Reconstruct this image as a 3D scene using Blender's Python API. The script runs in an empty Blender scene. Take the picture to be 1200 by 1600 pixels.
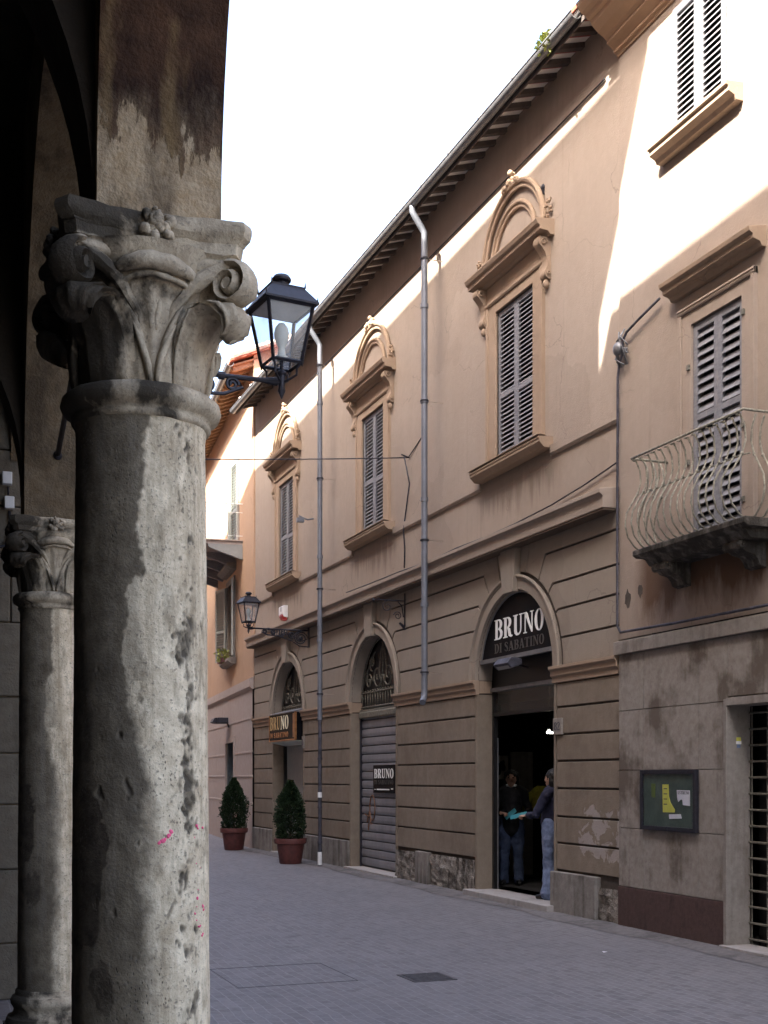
import bpy, bmesh, math, random
from mathutils import Vector, Matrix, noise
random.seed(7)
PI = math.pi
S = bpy.context.scene
COL = S.collection
rad = math.radians

# ------------------------------------------------------------------ helpers
def lerp(a, b, t): return a + (b - a) * t

class MB:
    """collects geometry of ONE mesh"""
    def __init__(s): s.v = []; s.f = []; s.m = []
    def add(s, vs, fs, m=0):
        o = len(s.v); s.v += [tuple(p) for p in vs]
        for f in fs: s.f.append([i + o for i in f]); s.m.append(m)
        return s
    def box(s, x0, x1, y0, y1, z0, z1, m=0):
        x0, x1 = min(x0, x1), max(x0, x1); y0, y1 = min(y0, y1), max(y0, y1)
        vs = [(x, y, z) for z in (z0, z1) for y in (y0, y1) for x in (x0, x1)]
        return s.add(vs, [(0, 1, 3, 2), (4, 6, 7, 5), (0, 4, 5, 1), (1, 5, 7, 3), (3, 7, 6, 2), (2, 6, 4, 0)], m)
    def prism(s, poly, x0, x1, m=0):           # poly in (y, z), extruded along x
        n = len(poly)
        vs = [(x0, p[0], p[1]) for p in poly] + [(x1, p[0], p[1]) for p in poly]
        fs = [list(range(n)), list(range(2 * n - 1, n - 1, -1))]
        fs += [(i, (i + 1) % n, n + (i + 1) % n, n + i) for i in range(n)]
        return s.add(vs, fs, m)
    def prof(s, pr, y0, y1, m=0):              # profile in (x, z), extruded along y
        n = len(pr)
        vs = [(p[0], y0, p[1]) for p in pr] + [(p[0], y1, p[1]) for p in pr]
        fs = [list(range(n)), list(range(2 * n - 1, n - 1, -1))]
        fs += [(i, (i + 1) % n, n + (i + 1) % n, n + i) for i in range(n)]
        return s.add(vs, fs, m)
    def plan(s, poly, z0, z1, m=0):            # poly in (x, y), extruded along z
        n = len(poly)
        vs = [(p[0], p[1], z0) for p in poly] + [(p[0], p[1], z1) for p in poly]
        fs = [list(range(n)), list(range(2 * n - 1, n - 1, -1))]
        fs += [(i, (i + 1) % n, n + (i + 1) % n, n + i) for i in range(n)]
        return s.add(vs, fs, m)
    def tube(s, pts, r, n=8, m=0, flat=None, up=None):
        """round (or flattened) tube along points; r number or list"""
        pts = [Vector(p) for p in pts]; k = len(pts)
        rs = r if isinstance(r, (list, tuple)) else [r] * k
        fl = flat if isinstance(flat, (list, tuple)) else [flat] * k
        vs = []; fs = []; pn = None
        for i, p in enumerate(pts):
            t = (pts[min(i + 1, k - 1)] - pts[max(i - 1, 0)])
            if t.length < 1e-9: t = Vector((0, 0, 1))
            t.normalize()
            if up is not None:
                a = Vector(up)
                a = (a - t * a.dot(t))
                if a.length < 1e-6: a = Vector((1, 0, 0))
            elif pn is None:
                a = Vector((0, 0, 1)) if abs(t.z) < .9 else Vector((1, 0, 0))
                a = a - t * a.dot(t)
            else:
                a = pn - t * pn.dot(t)
            a.normalize(); pn = a; b = t.cross(a)
            ra = rs[i]; rb = rs[i] if fl[i] is None else fl[i]
            for j in range(n):
                w = 2 * PI * j / n
                vs.append(p + a * ra * math.cos(w) + b * rb * math.sin(w))
        for i in range(k - 1):
            for j in range(n):
                fs.append((i * n + j, i * n + (j + 1) % n, (i + 1) * n + (j + 1) % n, (i + 1) * n + j))
        fs.append(list(range(n - 1, -1, -1))); fs.append(list(range((k - 1) * n, k * n)))
        return s.add(vs, fs, m)
    def lathe(s, pr, c=(0, 0, 0), n=24, m=0, a0=0):
        vs = []; fs = []; k = len(pr)
        for (r, z) in pr:
            for j in range(n):
                w = a0 + 2 * PI * j / n
                vs.append((c[0] + r * math.cos(w), c[1] + r * math.sin(w), c[2] + z))
        for i in range(k - 1):
            for j in range(n):
                fs.append((i * n + j, i * n + (j + 1) % n, (i + 1) * n + (j + 1) % n, (i + 1) * n + j))
        fs.append(list(range(n - 1, -1, -1))); fs.append(list(range((k - 1) * n, k * n)))
        return s.add(vs, fs, m)
    def ball(s, c, r, n=10, k=7, m=0, sq=(1, 1, 1)):
        vs = []; fs = []
        for i in range(1, k):
            th = PI * i / k
            for j in range(n):
                w = 2 * PI * j / n
                vs.append((c[0] + r * sq[0] * math.sin(th) * math.cos(w), c[1] + r * sq[1] * math.sin(th) * math.sin(w), c[2] - r * sq[2] * math.cos(th)))
        b = len(vs); vs += [(c[0], c[1], c[2] - r * sq[2]), (c[0], c[1], c[2] + r * sq[2])]
        for i in range(k - 2):
            for j in range(n):
                fs.append((i * n + j, i * n + (j + 1) % n, (i + 1) * n + (j + 1) % n, (i + 1) * n + j))
        for j in range(n):
            fs.append((b, (j + 1) % n, j)); fs.append((b + 1, (k - 2) * n + j, (k - 2) * n + (j + 1) % n))
        return s.add(vs, fs, m)
    def loft(s, rings, m=0, cap=True):
        n = len(rings[0]); vs = [p for r in rings for p in r]; fs = []
        for i in range(len(rings) - 1):
            for j in range(n):
                fs.append((i * n + j, i * n + (j + 1) % n, (i + 1) * n + (j + 1) % n, (i + 1) * n + j))
        if cap:
            fs.append(list(range(n - 1, -1, -1))); fs.append(list(range((len(rings) - 1) * n, len(rings) * n)))
        return s.add(vs, fs, m)
    def xf(s, M):
        s.v = [tuple(M @ Vector(p)) for p in s.v]; return s
    def jitter(s, amp, sc=8., seed=0):
        out = []
        for p in s.v:
            q = Vector(p) * sc + Vector((seed, seed * 2.3, 0))
            d = noise.noise_vector(q) + .5 * noise.noise_vector(q * 2.7)
            out.append(tuple(Vector(p) + d * amp))
        s.v = out; return s
    def build(s, name, mats, parent=None, smooth=False, world=True, bevel=0, recalc=True):
        me = bpy.data.meshes.new(name)
        off = Vector((0, 0, 0))
        if parent is not None and world: off = WORLD.get(parent.name, Vector((0, 0, 0)))
        me.from_pydata([tuple(Vector(p) - off) for p in s.v], [], s.f)
        if not isinstance(mats, (list, tuple)): mats = [mats]
        for mt in mats: me.materials.append(mt)
        me.polygons.foreach_set('material_index', s.m)
        if recalc:
            bm = bmesh.new(); bm.from_mesh(me); bmesh.ops.recalc_face_normals(bm, faces=bm.faces); bm.to_mesh(me); bm.free()
        if smooth:
            me.polygons.foreach_set('use_smooth', [True] * len(me.polygons))
        me.update()
        o = bpy.data.objects.new(name, me); COL.objects.link(o)
        if smooth == 'auto':
            try: me.set_sharp_from_angle(angle=rad(38))
            except Exception: pass
        if parent is not None: o.parent = parent
        if bevel:
            b = o.modifiers.new('edge', 'BEVEL'); b.width = bevel; b.segments = 2; b.limit_method = 'ANGLE'; b.angle_limit = rad(40)
        return o

WORLD = {}
def thing(name, label, cat, loc=(0, 0, 0), rz=0, group=None):
    o = bpy.data.objects.new(name, None); COL.objects.link(o); o.empty_display_size = .2
    o.location = loc; o.rotation_euler = (0, 0, rz)
    o['label'] = label; o['category'] = cat
    if group: o['group'] = group
    WORLD[o.name] = Vector(loc)
    return o
def tag(o, label, cat, group=None):
    o['label'] = label; o['category'] = cat
    if group: o['group'] = group
    return o
def struct(o, stuff=False):
    o['kind'] = 'stuff' if stuff else 'structure'; return o
def kids(o): return [c for c in COL.objects if c.parent == o]
def dup(root, loc, rz, label, group=None):
    def cp(o, par):
        c = o.copy(); COL.objects.link(c)
        if par is not None: c.parent = par
        for ch in kids(o): cp(ch, c)
        return c
    allk = list(COL.objects)
    c = cp(root, None); c.location = loc; c.rotation_euler = (0, 0, rz); c['label'] = label
    if group: c['group'] = group
    return c

def arc(c, z, r, a0, a1, n):
    return [(c + r * math.cos(rad(lerp(a0, a1, i / n))), z + r * math.sin(rad(lerp(a0, a1, i / n)))) for i in range(n + 1)]
def inset(poly, d):
    n = len(poly); A = sum(poly[i][0] * poly[(i + 1) % n][1] - poly[(i + 1) % n][0] * poly[i][1] for i in range(n))
    if A < 0: poly = poly[::-1]
    out = []
    for i in range(n):
        p0 = Vector(poly[i - 1]); p1 = Vector(poly[i]); p2 = Vector(poly[(i + 1) % n])
        e1 = (p1 - p0).normalized(); e2 = (p2 - p1).normalized()
        n1 = Vector((-e1.y, e1.x)); n2 = Vector((-e2.y, e2.x))
        k = 1 + n1.dot(n2)
        q = p1 + (n1 + n2) * (d / max(k, .35))
        out.append((q.x, q.y))
    return out
def wall_holes(mb, y0, y1, z0, z1, holes, x, depth, m=0):
    """upright wall sheet at x facing -x with rectangular holes and their reveals"""
    ys = sorted(set([y0, y1] + [h[0] for h in holes] + [h[1] for h in holes]))
    zs = sorted(set([z0, z1] + [h[2] for h in holes] + [h[3] for h in holes]))
    for i in range(len(ys) - 1):
        for j in range(len(zs) - 1):
            cy = (ys[i] + ys[i + 1]) / 2; cz = (zs[j] + zs[j + 1]) / 2
            if any(h[0] < cy < h[1] and h[2] < cz < h[3] for h in holes): continue
            mb.add([(x, ys[i], zs[j]), (x, ys[i], zs[j + 1]), (x, ys[i + 1], zs[j + 1]), (x, ys[i + 1], zs[j])], [(0, 1, 2, 3)], m)
    for (a, b, c, d) in holes:
        X = x + depth
        mb.add([(x, a, c), (X, a, c), (X, a, d), (x, a, d)], [(0, 1, 2, 3)], m)
        mb.add([(x, b, c), (x, b, d), (X, b, d), (X, b, c)], [(0, 1, 2, 3)], m)
        mb.add([(x, a, d), (X, a, d), (X, b, d), (x, b, d)], [(0, 1, 2, 3)], m)
        mb.add([(x, a, c), (x, b, c), (X, b, c), (X, a, c)], [(0, 1, 2, 3)], m)

# ------------------------------------------------------------------ materials
KT = (.70, .69, .675)        # overall tint of the place's paints and stones
BRIGHT = {'weathered_travertine', 'weathered_travertine_dim', 'cream_tiles_red_edges', 'white_letters', 'white_plastic', 'white_paper', 'cream_letters', 'milky_diffuser', 'pink_spray_paint', 'turquoise_folder', 'yellow_paper', 'green_felt_board', 'gold_letters', 'copper_frame', 'cream_tile_soffit', 'pale_denim', 'mid_denim', 'skin', 'purple_grey_setts'}
class N:
    def __init__(s, name):
        s.mat = bpy.data.materials.new(name); s.mat.use_nodes = True
        s.t = s.mat.node_tree; s.t.nodes.clear()
        s.out = s.t.nodes.new('ShaderNodeOutputMaterial')
        s.b = s.t.nodes.new('ShaderNodeBsdfPrincipled'); s.t.links.new(s.b.outputs[0], s.out.inputs[0])
        s.geo = s.t.nodes.new('ShaderNodeNewGeometry'); s.pos = s.geo.outputs['Position']
        s.tc = s.t.nodes.new('ShaderNodeTexCoord'); s.obj = s.tc.outputs['Object']
    def put(s, sock, v):
        if isinstance(v, bpy.types.NodeSocket): s.t.links.new(v, sock)
        else: sock.default_value = v
    def map(s, vec, scale=(1, 1, 1), loc=(0, 0, 0), rot=(0, 0, 0)):
        n = s.t.nodes.new('ShaderNodeMapping'); s.put(n.inputs[0], vec)
        n.inputs['Scale'].default_value = scale; n.inputs['Location'].default_value = loc; n.inputs['Rotation'].default_value = rot
        return n.outputs[0]
    def noise(s, vec, scale, detail=5, rough=.55, dist=0):
        n = s.t.nodes.new('ShaderNodeTexNoise'); s.put(n.inputs['Vector'], vec)
        n.inputs['Scale'].default_value = scale; n.inputs['Detail'].default_value = detail
        n.inputs['Roughness'].default_value = rough; n.inputs['Distortion'].default_value = dist
        return n.outputs['Fac']
    def voro(s, vec, scale, feat='F1'):
        n = s.t.nodes.new('ShaderNodeTexVoronoi'); n.feature = feat; s.put(n.inputs['Vector'], vec); n.inputs['Scale'].default_value = scale
        return n.outputs['Distance'], n.outputs['Color'] if feat == 'F1' else None
    def ramp(s, fac, stops):
        n = s.t.nodes.new('ShaderNodeValToRGB'); s.put(n.inputs[0], fac)
        e = n.color_ramp.elements
        while len(e) < len(stops): e.new(.5)
        for i, (p, c) in enumerate(stops):
            e[i].position = p
            e[i].color = (c, c, c, 1) if isinstance(c, (int, float)) else (*c, 1)
        return n.outputs[0]
    def mix(s, fac, a, b, mode='MIX'):
        n = s.t.nodes.new('ShaderNodeMix'); n.data_type = 'RGBA'; n.blend_type = mode
        s.put(n.inputs[0], fac)
        s.put(n.inputs[6], (*a, 1) if isinstance(a, tuple) and len(a) == 3 else a)
        s.put(n.inputs[7], (*b, 1) if isinstance(b, tuple) and len(b) == 3 else b)
        return n.outputs[2]
    def ma(s, op, a, b=0., clamp=False):
        n = s.t.nodes.new('ShaderNodeMath'); n.operation = op; n.use_clamp = clamp
        s.put(n.inputs[0], a); s.put(n.inputs[1], b); return n.outputs[0]
    def sep(s, v):
        n = s.t.nodes.new('ShaderNodeSeparateXYZ'); s.put(n.inputs[0], v); return n.outputs
    def comb(s, x, y, z):
        n = s.t.nodes.new('ShaderNodeCombineXYZ'); s.put(n.inputs[0], x); s.put(n.inputs[1], y); s.put(n.inputs[2], z); return n.outputs[0]
    def attr(s, nm):
        n = s.t.nodes.new('ShaderNodeAttribute'); n.attribute_name = nm; return n.outputs['Fac']
    def bump(s, h, strength=.3, dist=.01):
        n = s.t.nodes.new('ShaderNodeBump'); n.inputs['Strength'].default_value = strength; n.inputs['Distance'].default_value = dist
        s.put(n.inputs['Height'], h); s.t.links.new(n.outputs[0], s.b.inputs['Normal']); return n
    def done(s, col, rough=.85, metal=0., spec=None):
        if isinstance(col, bpy.types.NodeSocket) and s.mat.name not in BRIGHT: col = s.mix(1., col, (KT[0], KT[1], KT[2]), 'MULTIPLY')
        s.put(s.b.inputs['Base Color'], (*col, 1) if isinstance(col, tuple) else col)
        s.put(s.b.inputs['Roughness'], rough); s.b.inputs['Metallic'].default_value = metal
        if spec is not None: s.b.inputs['Specular IOR Level'].default_value = spec
        return s.mat
def mulc(c, k): return tuple(min(1, x * k) for x in c)

def stucco(name, c1, c2, dark=None, big=.55, fine=55, bump=.25, streak=.5, drk=(.62, .72), rough=.9, seed=0, marks=()):
    n = N(name)
    p = n.map(n.pos, (1, 1, 1), (seed * 7.3, seed * 3.1, seed))
    a = n.noise(p, big, 7, .66); st = n.noise(n.map(p, (5, 5, .3)), 1.0, 5, .6)
    f = n.noise(p, 9, 6, .65)
    k = n.ma('ADD', n.ma('MULTIPLY', a, 1 - streak * .5), n.ma('MULTIPLY', st, streak * .5))
    col = n.mix(n.ramp(k, [(.36, 0), (.64, 1)]), c1, c2)
    col = n.mix(n.ma('MULTIPLY', n.ramp(f, [(.35, 1), (.65, 0)]), .18), col, mulc(c1, .7))
    if dark:
        d = n.ramp(n.ma('ADD', n.ma('MULTIPLY', a, .5), n.ma('MULTIPLY', st, .5)), [(drk[0], 0), (drk[1], 1)])
        col = n.mix(n.ma('MULTIPLY', d, .75), col, dark)
    wv = n.t.nodes.new('ShaderNodeVectorMath'); wv.operation = 'ADD'
    nz = n.t.nodes.new('ShaderNodeTexNoise'); nz.inputs['Scale'].default_value = 1.1; nz.inputs['Detail'].default_value = 5; n.put(nz.inputs['Vector'], p)
    vs_ = n.t.nodes.new('ShaderNodeVectorMath'); vs_.operation = 'SCALE'; n.put(vs_.inputs[0], nz.outputs['Color']); vs_.inputs['Scale'].default_value = 1.1
    n.put(wv.inputs[0], p); n.put(wv.inputs[1], vs_.outputs[0])
    _, pc = n.voro(wv.outputs[0], .55)
    pv = n.sep(pc)[0]
    col = n.mix(n.ma('MULTIPLY', n.ramp(pv, [(.62, 0), (.66, 1)]), .16), col, mulc(c2, 1.12))
    col = n.mix(n.ma('MULTIPLY', n.ramp(pv, [(.22, 1), (.26, 0)]), .14), col, mulc(c1, .72))
    ed, _ = n.voro(wv.outputs[0], .8, 'DISTANCE_TO_EDGE')
    ck = n.ma('MULTIPLY', n.ramp(ed, [(.0, 1), (.006, 0)]), n.ramp(n.noise(p, .9, 3), [(.5, 0), (.6, 1)]))
    col = n.mix(n.ma('MULTIPLY', ck, .45), col, mulc(c1, .4))
    drip = n.ramp(n.noise(n.map(p, (11, 11, .22)), 1.0, 4, .5), [(.58, 0), (.72, 1)])
    col = n.mix(n.ma('MULTIPLY', n.ma('MULTIPLY', drip, n.ramp(a, [(.45, 0), (.6, 1)])), .28), col, mulc(c1, .55))
    y_, z_ = n.sep(n.pos)[1], n.sep(n.pos)[2]
    for (yc, hw, zt, ln, cc, am, sf) in marks:          # run-off stains that start at a sill or ledge, plus painted balcony shade
        my = n.ramp(n.ma('ABSOLUTE', n.ma('SUBTRACT', y_, yc)), [(hw, 1), (hw + .12, 0)]) if hw < .85 else n.ramp(n.ma('DIVIDE', n.ma('ABSOLUTE', n.ma('SUBTRACT', y_, yc)), 4.), [(hw / 4, 1), (hw / 4 + .07, 0)])
        dz = n.ma('DIVIDE', n.ma('SUBTRACT', zt, z_), ln)
        wob = n.noise(n.map(n.pos, (sf, sf, .5)), 1.0, 6, .65)
        reach = n.ramp(n.ma('SUBTRACT', n.ma('MULTIPLY', wob, 1.9), n.ma('ADD', dz, .25)), [(.0, 0), (.35, 1)])
        col = n.mix(n.ma('MULTIPLY', n.ma('MULTIPLY', n.ma('MULTIPLY', my, reach), n.ma('GREATER_THAN', dz, 0.)), am), col, cc)
    h = n.ma('ADD', n.noise(p, fine, 4, .6), n.ma('MULTIPLY', f, 1.6))
    n.bump(h, bump, .012)
    return n.done(col, rough, spec=.25)

def plain(name, c, rough=.6, metal=0., var=.25, scale=12, bump=.1, spec=None):
    n = N(name)
    f = n.noise(n.obj, scale, 5, .6)
    col = n.mix(n.ramp(f, [(.3, 0), (.7, 1)]), mulc(c, 1 - var), mulc(c, 1 + var * .6))
    n.bump(n.noise(n.obj, scale * 5, 3), bump, .004)
    return n.done(col, rough, metal, spec)

M = {}
M['wall_up'] = stucco('stucco_beige', (.43, .352, .292), (.49, .41, .345), (.305, .25, .205), streak=.5, drk=(.60, .74), marks=[(yc, .95, 5.72, .75, (.22, .175, .14), .6, 7) for yc in (14.19, 19.47, 24.68)] + [(yc, 1.05, 10.2, .7, (.27, .22, .18), .3, 5) for yc in (13.5, 18.0, 23.0)])
M['wall_low'] = stucco('stucco_taupe', (.365, .31, .255), (.425, .37, .31), (.23, .195, .16), seed=2, drk=(.6, .75))
M['trim'] = stucco('trim_ochre', (.43, .32, .23), (.49, .37, .275), (.25, .19, .14), big=1.4, seed=4, drk=(.58, .72))
M['soffit_brown'] = plain('brown_shaded_soffit', (.16, .115, .08), .9, scale=3)  # trim brown, darkened to paint in the shade under the cornice
M['groove'] = plain('dark_joint_mortar', (.10, .08, .065), .95)  # dark mortar colour seen in the open joints
M['wall_right'] = stucco('stucco_rose_beige', (.42, .34, .282), (.475, .395, .332), (.30, .24, .195), seed=5, drk=(.6, .74), marks=[(9.3, 1.75, 3.98, .95, (.15, .085, .05), .92, 1.6), (10.1, .7, 8.0, .9, (.25, .19, .15), .4, 7)])  # first mark: brown stain with the balcony's shade painted in
M['wall_orange'] = stucco('stucco_orange', (.56, .37, .24), (.62, .43, .30), (.42, .28, .18), seed=6, drk=(.6, .75))
M['cornice_or'] = stucco('cornice_ochre', (.43, .285, .185), (.50, .345, .235), (.26, .17, .11), big=1.2, seed=8, drk=(.55, .7))
M['cream'] = plain('cream_tile_soffit', (.62, .56, .48), .85)
def soffitm():
    n = N('cream_tiles_red_edges'); y = n.sep(n.pos)[1]
    fr = n.ma('FRACT', n.ma('DIVIDE', n.ma('SUBTRACT', y, 11.80), .333)); f = n.noise(n.pos, 9, 5)
    col = n.mix(n.ramp(f, [(.3, 0), (.7, 1)]), (.78, .74, .68), (.90, .86, .80))
    col = n.mix(n.ma('MULTIPLY', n.ma('GREATER_THAN', fr, .30), n.ma('LESS_THAN', fr, .56)), col, (.30, .04, .04))
    return n.done(col, .85)
M['soffit_tiles'] = soffitm()
M['redtile'] = plain('red_tile', (.36, .12, .07), .85, scale=6)
M['wood_dark'] = plain('dark_timber', (.12, .095, .085), .8, scale=20)
M['wood_or'] = plain('ochre_timber', (.45, .27, .15), .8, scale=20)
M['zinc'] = plain('zinc_gutter', (.30, .31, .33), .5, .6, scale=7)
M['pipe'] = plain('grey_painted_pipe', (.23, .25, .295), .5, .3, scale=5, var=.2)
M['pipe_dk'] = plain('old_dark_pipe', (.10, .10, .13), .6, .3, scale=9, var=.6)
M['coverplate'] = plain('worn_cast_iron_cover', (.105, .10, .11), .6, .3, scale=20, var=.5)
M['iron'] = plain('wrought_iron', (.035, .035, .05), .5, .4, scale=25, var=.4)
M['iron_old'] = plain('weathered_iron', (.24, .23, .19), .7, .2, scale=30, var=.5)
M['railing'] = plain('chalky_cream_iron', (.40, .385, .31), .75, .1, scale=30, var=.5)
M['black'] = plain('black_frame', (.012, .012, .013), .45, 0)
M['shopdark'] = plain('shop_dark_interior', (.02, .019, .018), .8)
M['white'] = plain('white_plastic', (.75, .75, .74), .5, var=.08)
M['paper'] = plain('white_paper', (.72, .70, .78), .8, var=.08)
M['yellow'] = plain('yellow_paper', (.62, .60, .10), .8, var=.12)
M['pot'] = plain('red_clay_pot', (.17, .05, .042), .6, scale=10, var=.35)
M['soil'] = plain('potting_soil', (.04, .03, .02), .95)
M['marble_grey'] = None

def shutter_mat():
    n = N('grey_shutter_paint')
    f = n.noise(n.map(n.pos, (3, 3, 14)), 3, 5, .6)
    col = n.mix(n.ramp(f, [(.3, 0), (.7, 1)]), (.21, .215, .245), (.34, .345, .375))
    col = n.mix(n.ma('MULTIPLY', n.geo.outputs['Random Per Island'], .35), col, (.17, .17, .185))
    col = n.mix(n.ma('MULTIPLY', n.ramp(n.noise(n.map(n.pos, (9, 9, 2)), 2.5, 6, .7), [(.56, 0), (.64, 1)]), .5), col, (.42, .40, .38))
    n.bump(f, .15, .004); return n.done(col, .65)
M['shutter'] = shutter_mat()
def shutter_green():
    n = N('sage_shutter_paint'); f = n.noise(n.pos, 6, 4)
    return n.done(n.mix(f, (.33, .37, .34), (.45, .47, .44)), .6)
M['shutter_sage'] = shutter_green()

def stone(name, c1, c2, dark, scale=1.2, bump=.5, dk=(.52, .66), veins=True, rough=.85, seed=0, dmax=.85, sw=.45):
    n = N(name); p = n.map(n.pos, (1, 1, 1), (seed * 5.1, seed, seed * 2.7))
    a = n.noise(p, scale, 7, .65); f = n.noise(p, scale * 9, 6, .65)
    st = n.noise(n.map(p, (6, 6, .5)), 1.5, 5, .6)
    col = n.mix(n.ramp(f, [(.3, 0), (.7, 1)]), c1, c2)
    d = n.ramp(n.ma('ADD', n.ma('MULTIPLY', a, 1 - sw), n.ma('MULTIPLY', st, sw)), [(dk[0], 0), (dk[1], 1)])
    col = n.mix(n.ma('MULTIPLY', d, dmax), col, dark)
    v, _ = n.voro(n.map(p, (1, 1, .6)), 45)
    pit = n.ramp(v, [(.06, 1), (.2, 0)])
    sel = n.ramp(n.noise(p, 5, 3), [(.5, 0), (.62, 1)])
    pit = n.ma('MULTIPLY', pit, sel)
    col = n.mix(n.ma('MULTIPLY', pit, .8), col, mulc(dark, .6))
    n.bump(n.ma('SUBTRACT', n.ma('ADD', n.noise(p, 60, 4), f), pit), bump, .012)
    return n.done(col, rough, spec=.3)
M['slab'] = stone('plinth_grey_stone', (.27, .25, .23), (.38, .36, .335), (.11, .095, .08), 1.6, .3, dk=(.46, .6))
M['rubble'] = stone('rough_plinth_masonry', (.26, .23, .20), (.40, .37, .33), (.07, .06, .05), 5, 1.0, dk=(.47, .56))
M['clad'] = stone('travertine_cladding', (.31, .275, .24), (.43, .395, .36), (.135, .105, .08), 1.7, .2, dk=(.47, .60), dmax=.85, sw=.2)
M['ledge'] = stone('pale_ledge_stone', (.30, .27, .24), (.40, .37, .34), (.16, .125, .10), 1.6, .3, dk=(.5, .66))
M['granite'] = stone('dark_red_granite', (.085, .052, .046), (.13, .08, .072), (.05, .032, .028), 2.5, .2, rough=.7)
M['far_stone'] = stone('pale_pink_stone_wall', (.50, .42, .38), (.58, .50, .46), (.36, .3, .27), 1.0, .15, dk=(.55, .7))
M['ashlar'] = stone('ashlar_dim_stone', (.19, .16, .12), (.27, .235, .18), (.08, .065, .05), 1.3, .5)
M['balc_stone'] = stone('sooty_balcony_stone', (.15, .135, .11), (.30, .28, .25), (.03, .026, .02), 2.5, .6, dk=(.40, .52))
M['arch_plaster'] = None
def arch_plaster():
    n = N('peeling_arch_plaster'); p = n.pos
    z = n.sep(p)[2]
    edge = n.noise(n.map(p, (9, 9, 2.2)), 1.2, 6, .7)
    a = n.noise(p, 2.2, 7, .65); f = n.noise(p, 16, 6, .65)
    base = n.mix(n.ramp(f, [(.3, 0), (.7, 1)]), (.44, .31, .175), (.64, .51, .35))
    base = n.mix(n.ma('MULTIPLY', n.ramp(n.noise(n.map(p, (3, 3, 1.2)), 1.6, 7, .68), [(.44, 0), (.62, 1)]), .8), base, (.10, .072, .05))
    # old brown painted coat survives above a ragged line
    k = n.ma('ADD', n.ma('MULTIPLY', n.ma('SUBTRACT', z, 3.66), 1.3), n.ma('MULTIPLY', n.ma('SUBTRACT', edge, .5), 1.1))
    coat = n.ma('MULTIPLY', n.ramp(k, [(-.0, 0), (.04, .78), (.22, 1)]), n.ma('LESS_THAN', n.sep(p)[1], 5.6))
    base = n.mix(n.ma('MULTIPLY', n.ma('GREATER_THAN', n.sep(p)[1], 5.6), .7), base, (.055, .038, .022))  # portico dimness painted in: plaster farther back is darkened
    ccol = n.mix(n.ramp(a, [(.38, 0), (.62, 1)]), (.035, .018, .012), (.14, .07, .038))
    # a leached ochre run through the coat
    run = n.ramp(n.noise(n.map(p, (4.5, 4.5, .25), (.4, 0, 0)), 1.3, 4, .5), [(.50, 0), (.62, 1)])
    ccol = n.mix(n.ma('MULTIPLY', run, .8), ccol, (.27, .18, .085))
    col = n.mix(coat, base, ccol)
    n.bump(n.ma('ADD', n.ma('MULTIPLY', coat, .6), n.ma('ADD', f, n.noise(p, 70, 3))), .6, .012)
    return n.done(col, .92, spec=.2)
M['arch_plaster'] = arch_plaster()
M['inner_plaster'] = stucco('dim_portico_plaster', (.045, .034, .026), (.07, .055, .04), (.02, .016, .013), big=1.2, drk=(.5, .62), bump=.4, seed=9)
M['opp_wall'] = stucco('opposite_house_stucco', (.55, .42, .30), (.62, .49, .37), (.4, .3, .22), seed=11)

def column_stone(name, seed=0):
    n = N(name)
    p = n.map(n.obj, (1, 1, 1), (seed * 3.7, seed * 1.9, 0))
    pat = n.attr('patina'); pit = n.attr('pit'); dark_marks = n.attr('dark_marks')
    f = n.noise(p, 14, 7, .68); g = n.noise(p, 80, 4, .6); a = n.noise(p, 3, 6, .6)
    st = n.noise(n.map(p, (14, 14, .9)), 1.2, 6, .65)
    light = n.mix(n.ramp(f, [(.3, 0), (.7, 1)]), (.47, .375, .25), (.85, .735, .54))
    light = n.mix(n.ma('MULTIPLY', n.ramp(st, [(.48, 0), (.66, 1)]), .6), light, (.27, .205, .125))
    blot = n.noise(n.map(p, (7, 7, 2.2)), 1.4, 7, .7)
    light = n.mix(n.ma('MULTIPLY', n.ramp(blot, [(.52, 0), (.64, 1)]), .6), light, (.17, .13, .08))
    pcol = n.mix(n.ramp(f, [(.3, 0), (.72, 1)]), (.065, .050, .032), (.17, .136, .092))
    pcol = n.mix(n.ma('MULTIPLY', n.ramp(st, [(.5, 0), (.62, 1)]), .5), pcol, (.20, .172, .135))
    pcol = n.mix(n.ma('MULTIPLY', n.ramp(a, [(.45, 0), (.65, 1)]), .6), pcol, (.05, .04, .03))
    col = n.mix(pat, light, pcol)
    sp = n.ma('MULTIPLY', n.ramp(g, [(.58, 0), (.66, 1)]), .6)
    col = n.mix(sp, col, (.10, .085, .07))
    col = n.mix(dark_marks, col, n.mix(n.ramp(f, [(.35, 0), (.65, 1)]), (.028, .020, .014), (.07, .054, .038)))
    col = n.mix(n.ma('MULTIPLY', pit, .85), col, (.075, .062, .048))
    v, _ = n.voro(n.map(p, (1, 1, .55)), 90)
    pp = n.ma('MULTIPLY', n.ramp(v, [(.10, 1), (.27, 0)]), n.ramp(n.noise(n.map(p, (1, 1, .35)), 6, 5, .65), [(.54, 0), (.60, 1)]))
    col = n.mix(n.ma('MULTIPLY', pp, .75), col, (.09, .075, .06))
    n.bump(n.ma('SUBTRACT', n.ma('ADD', n.ma('MULTIPLY', f, 1.2), g), n.ma('MULTIPLY', pp, 1.2)), .6, .008)
    return n.done(col, .9, spec=.25)
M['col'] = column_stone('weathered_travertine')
M['col2'] = column_stone('weathered_travertine_dim', 3)
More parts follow.
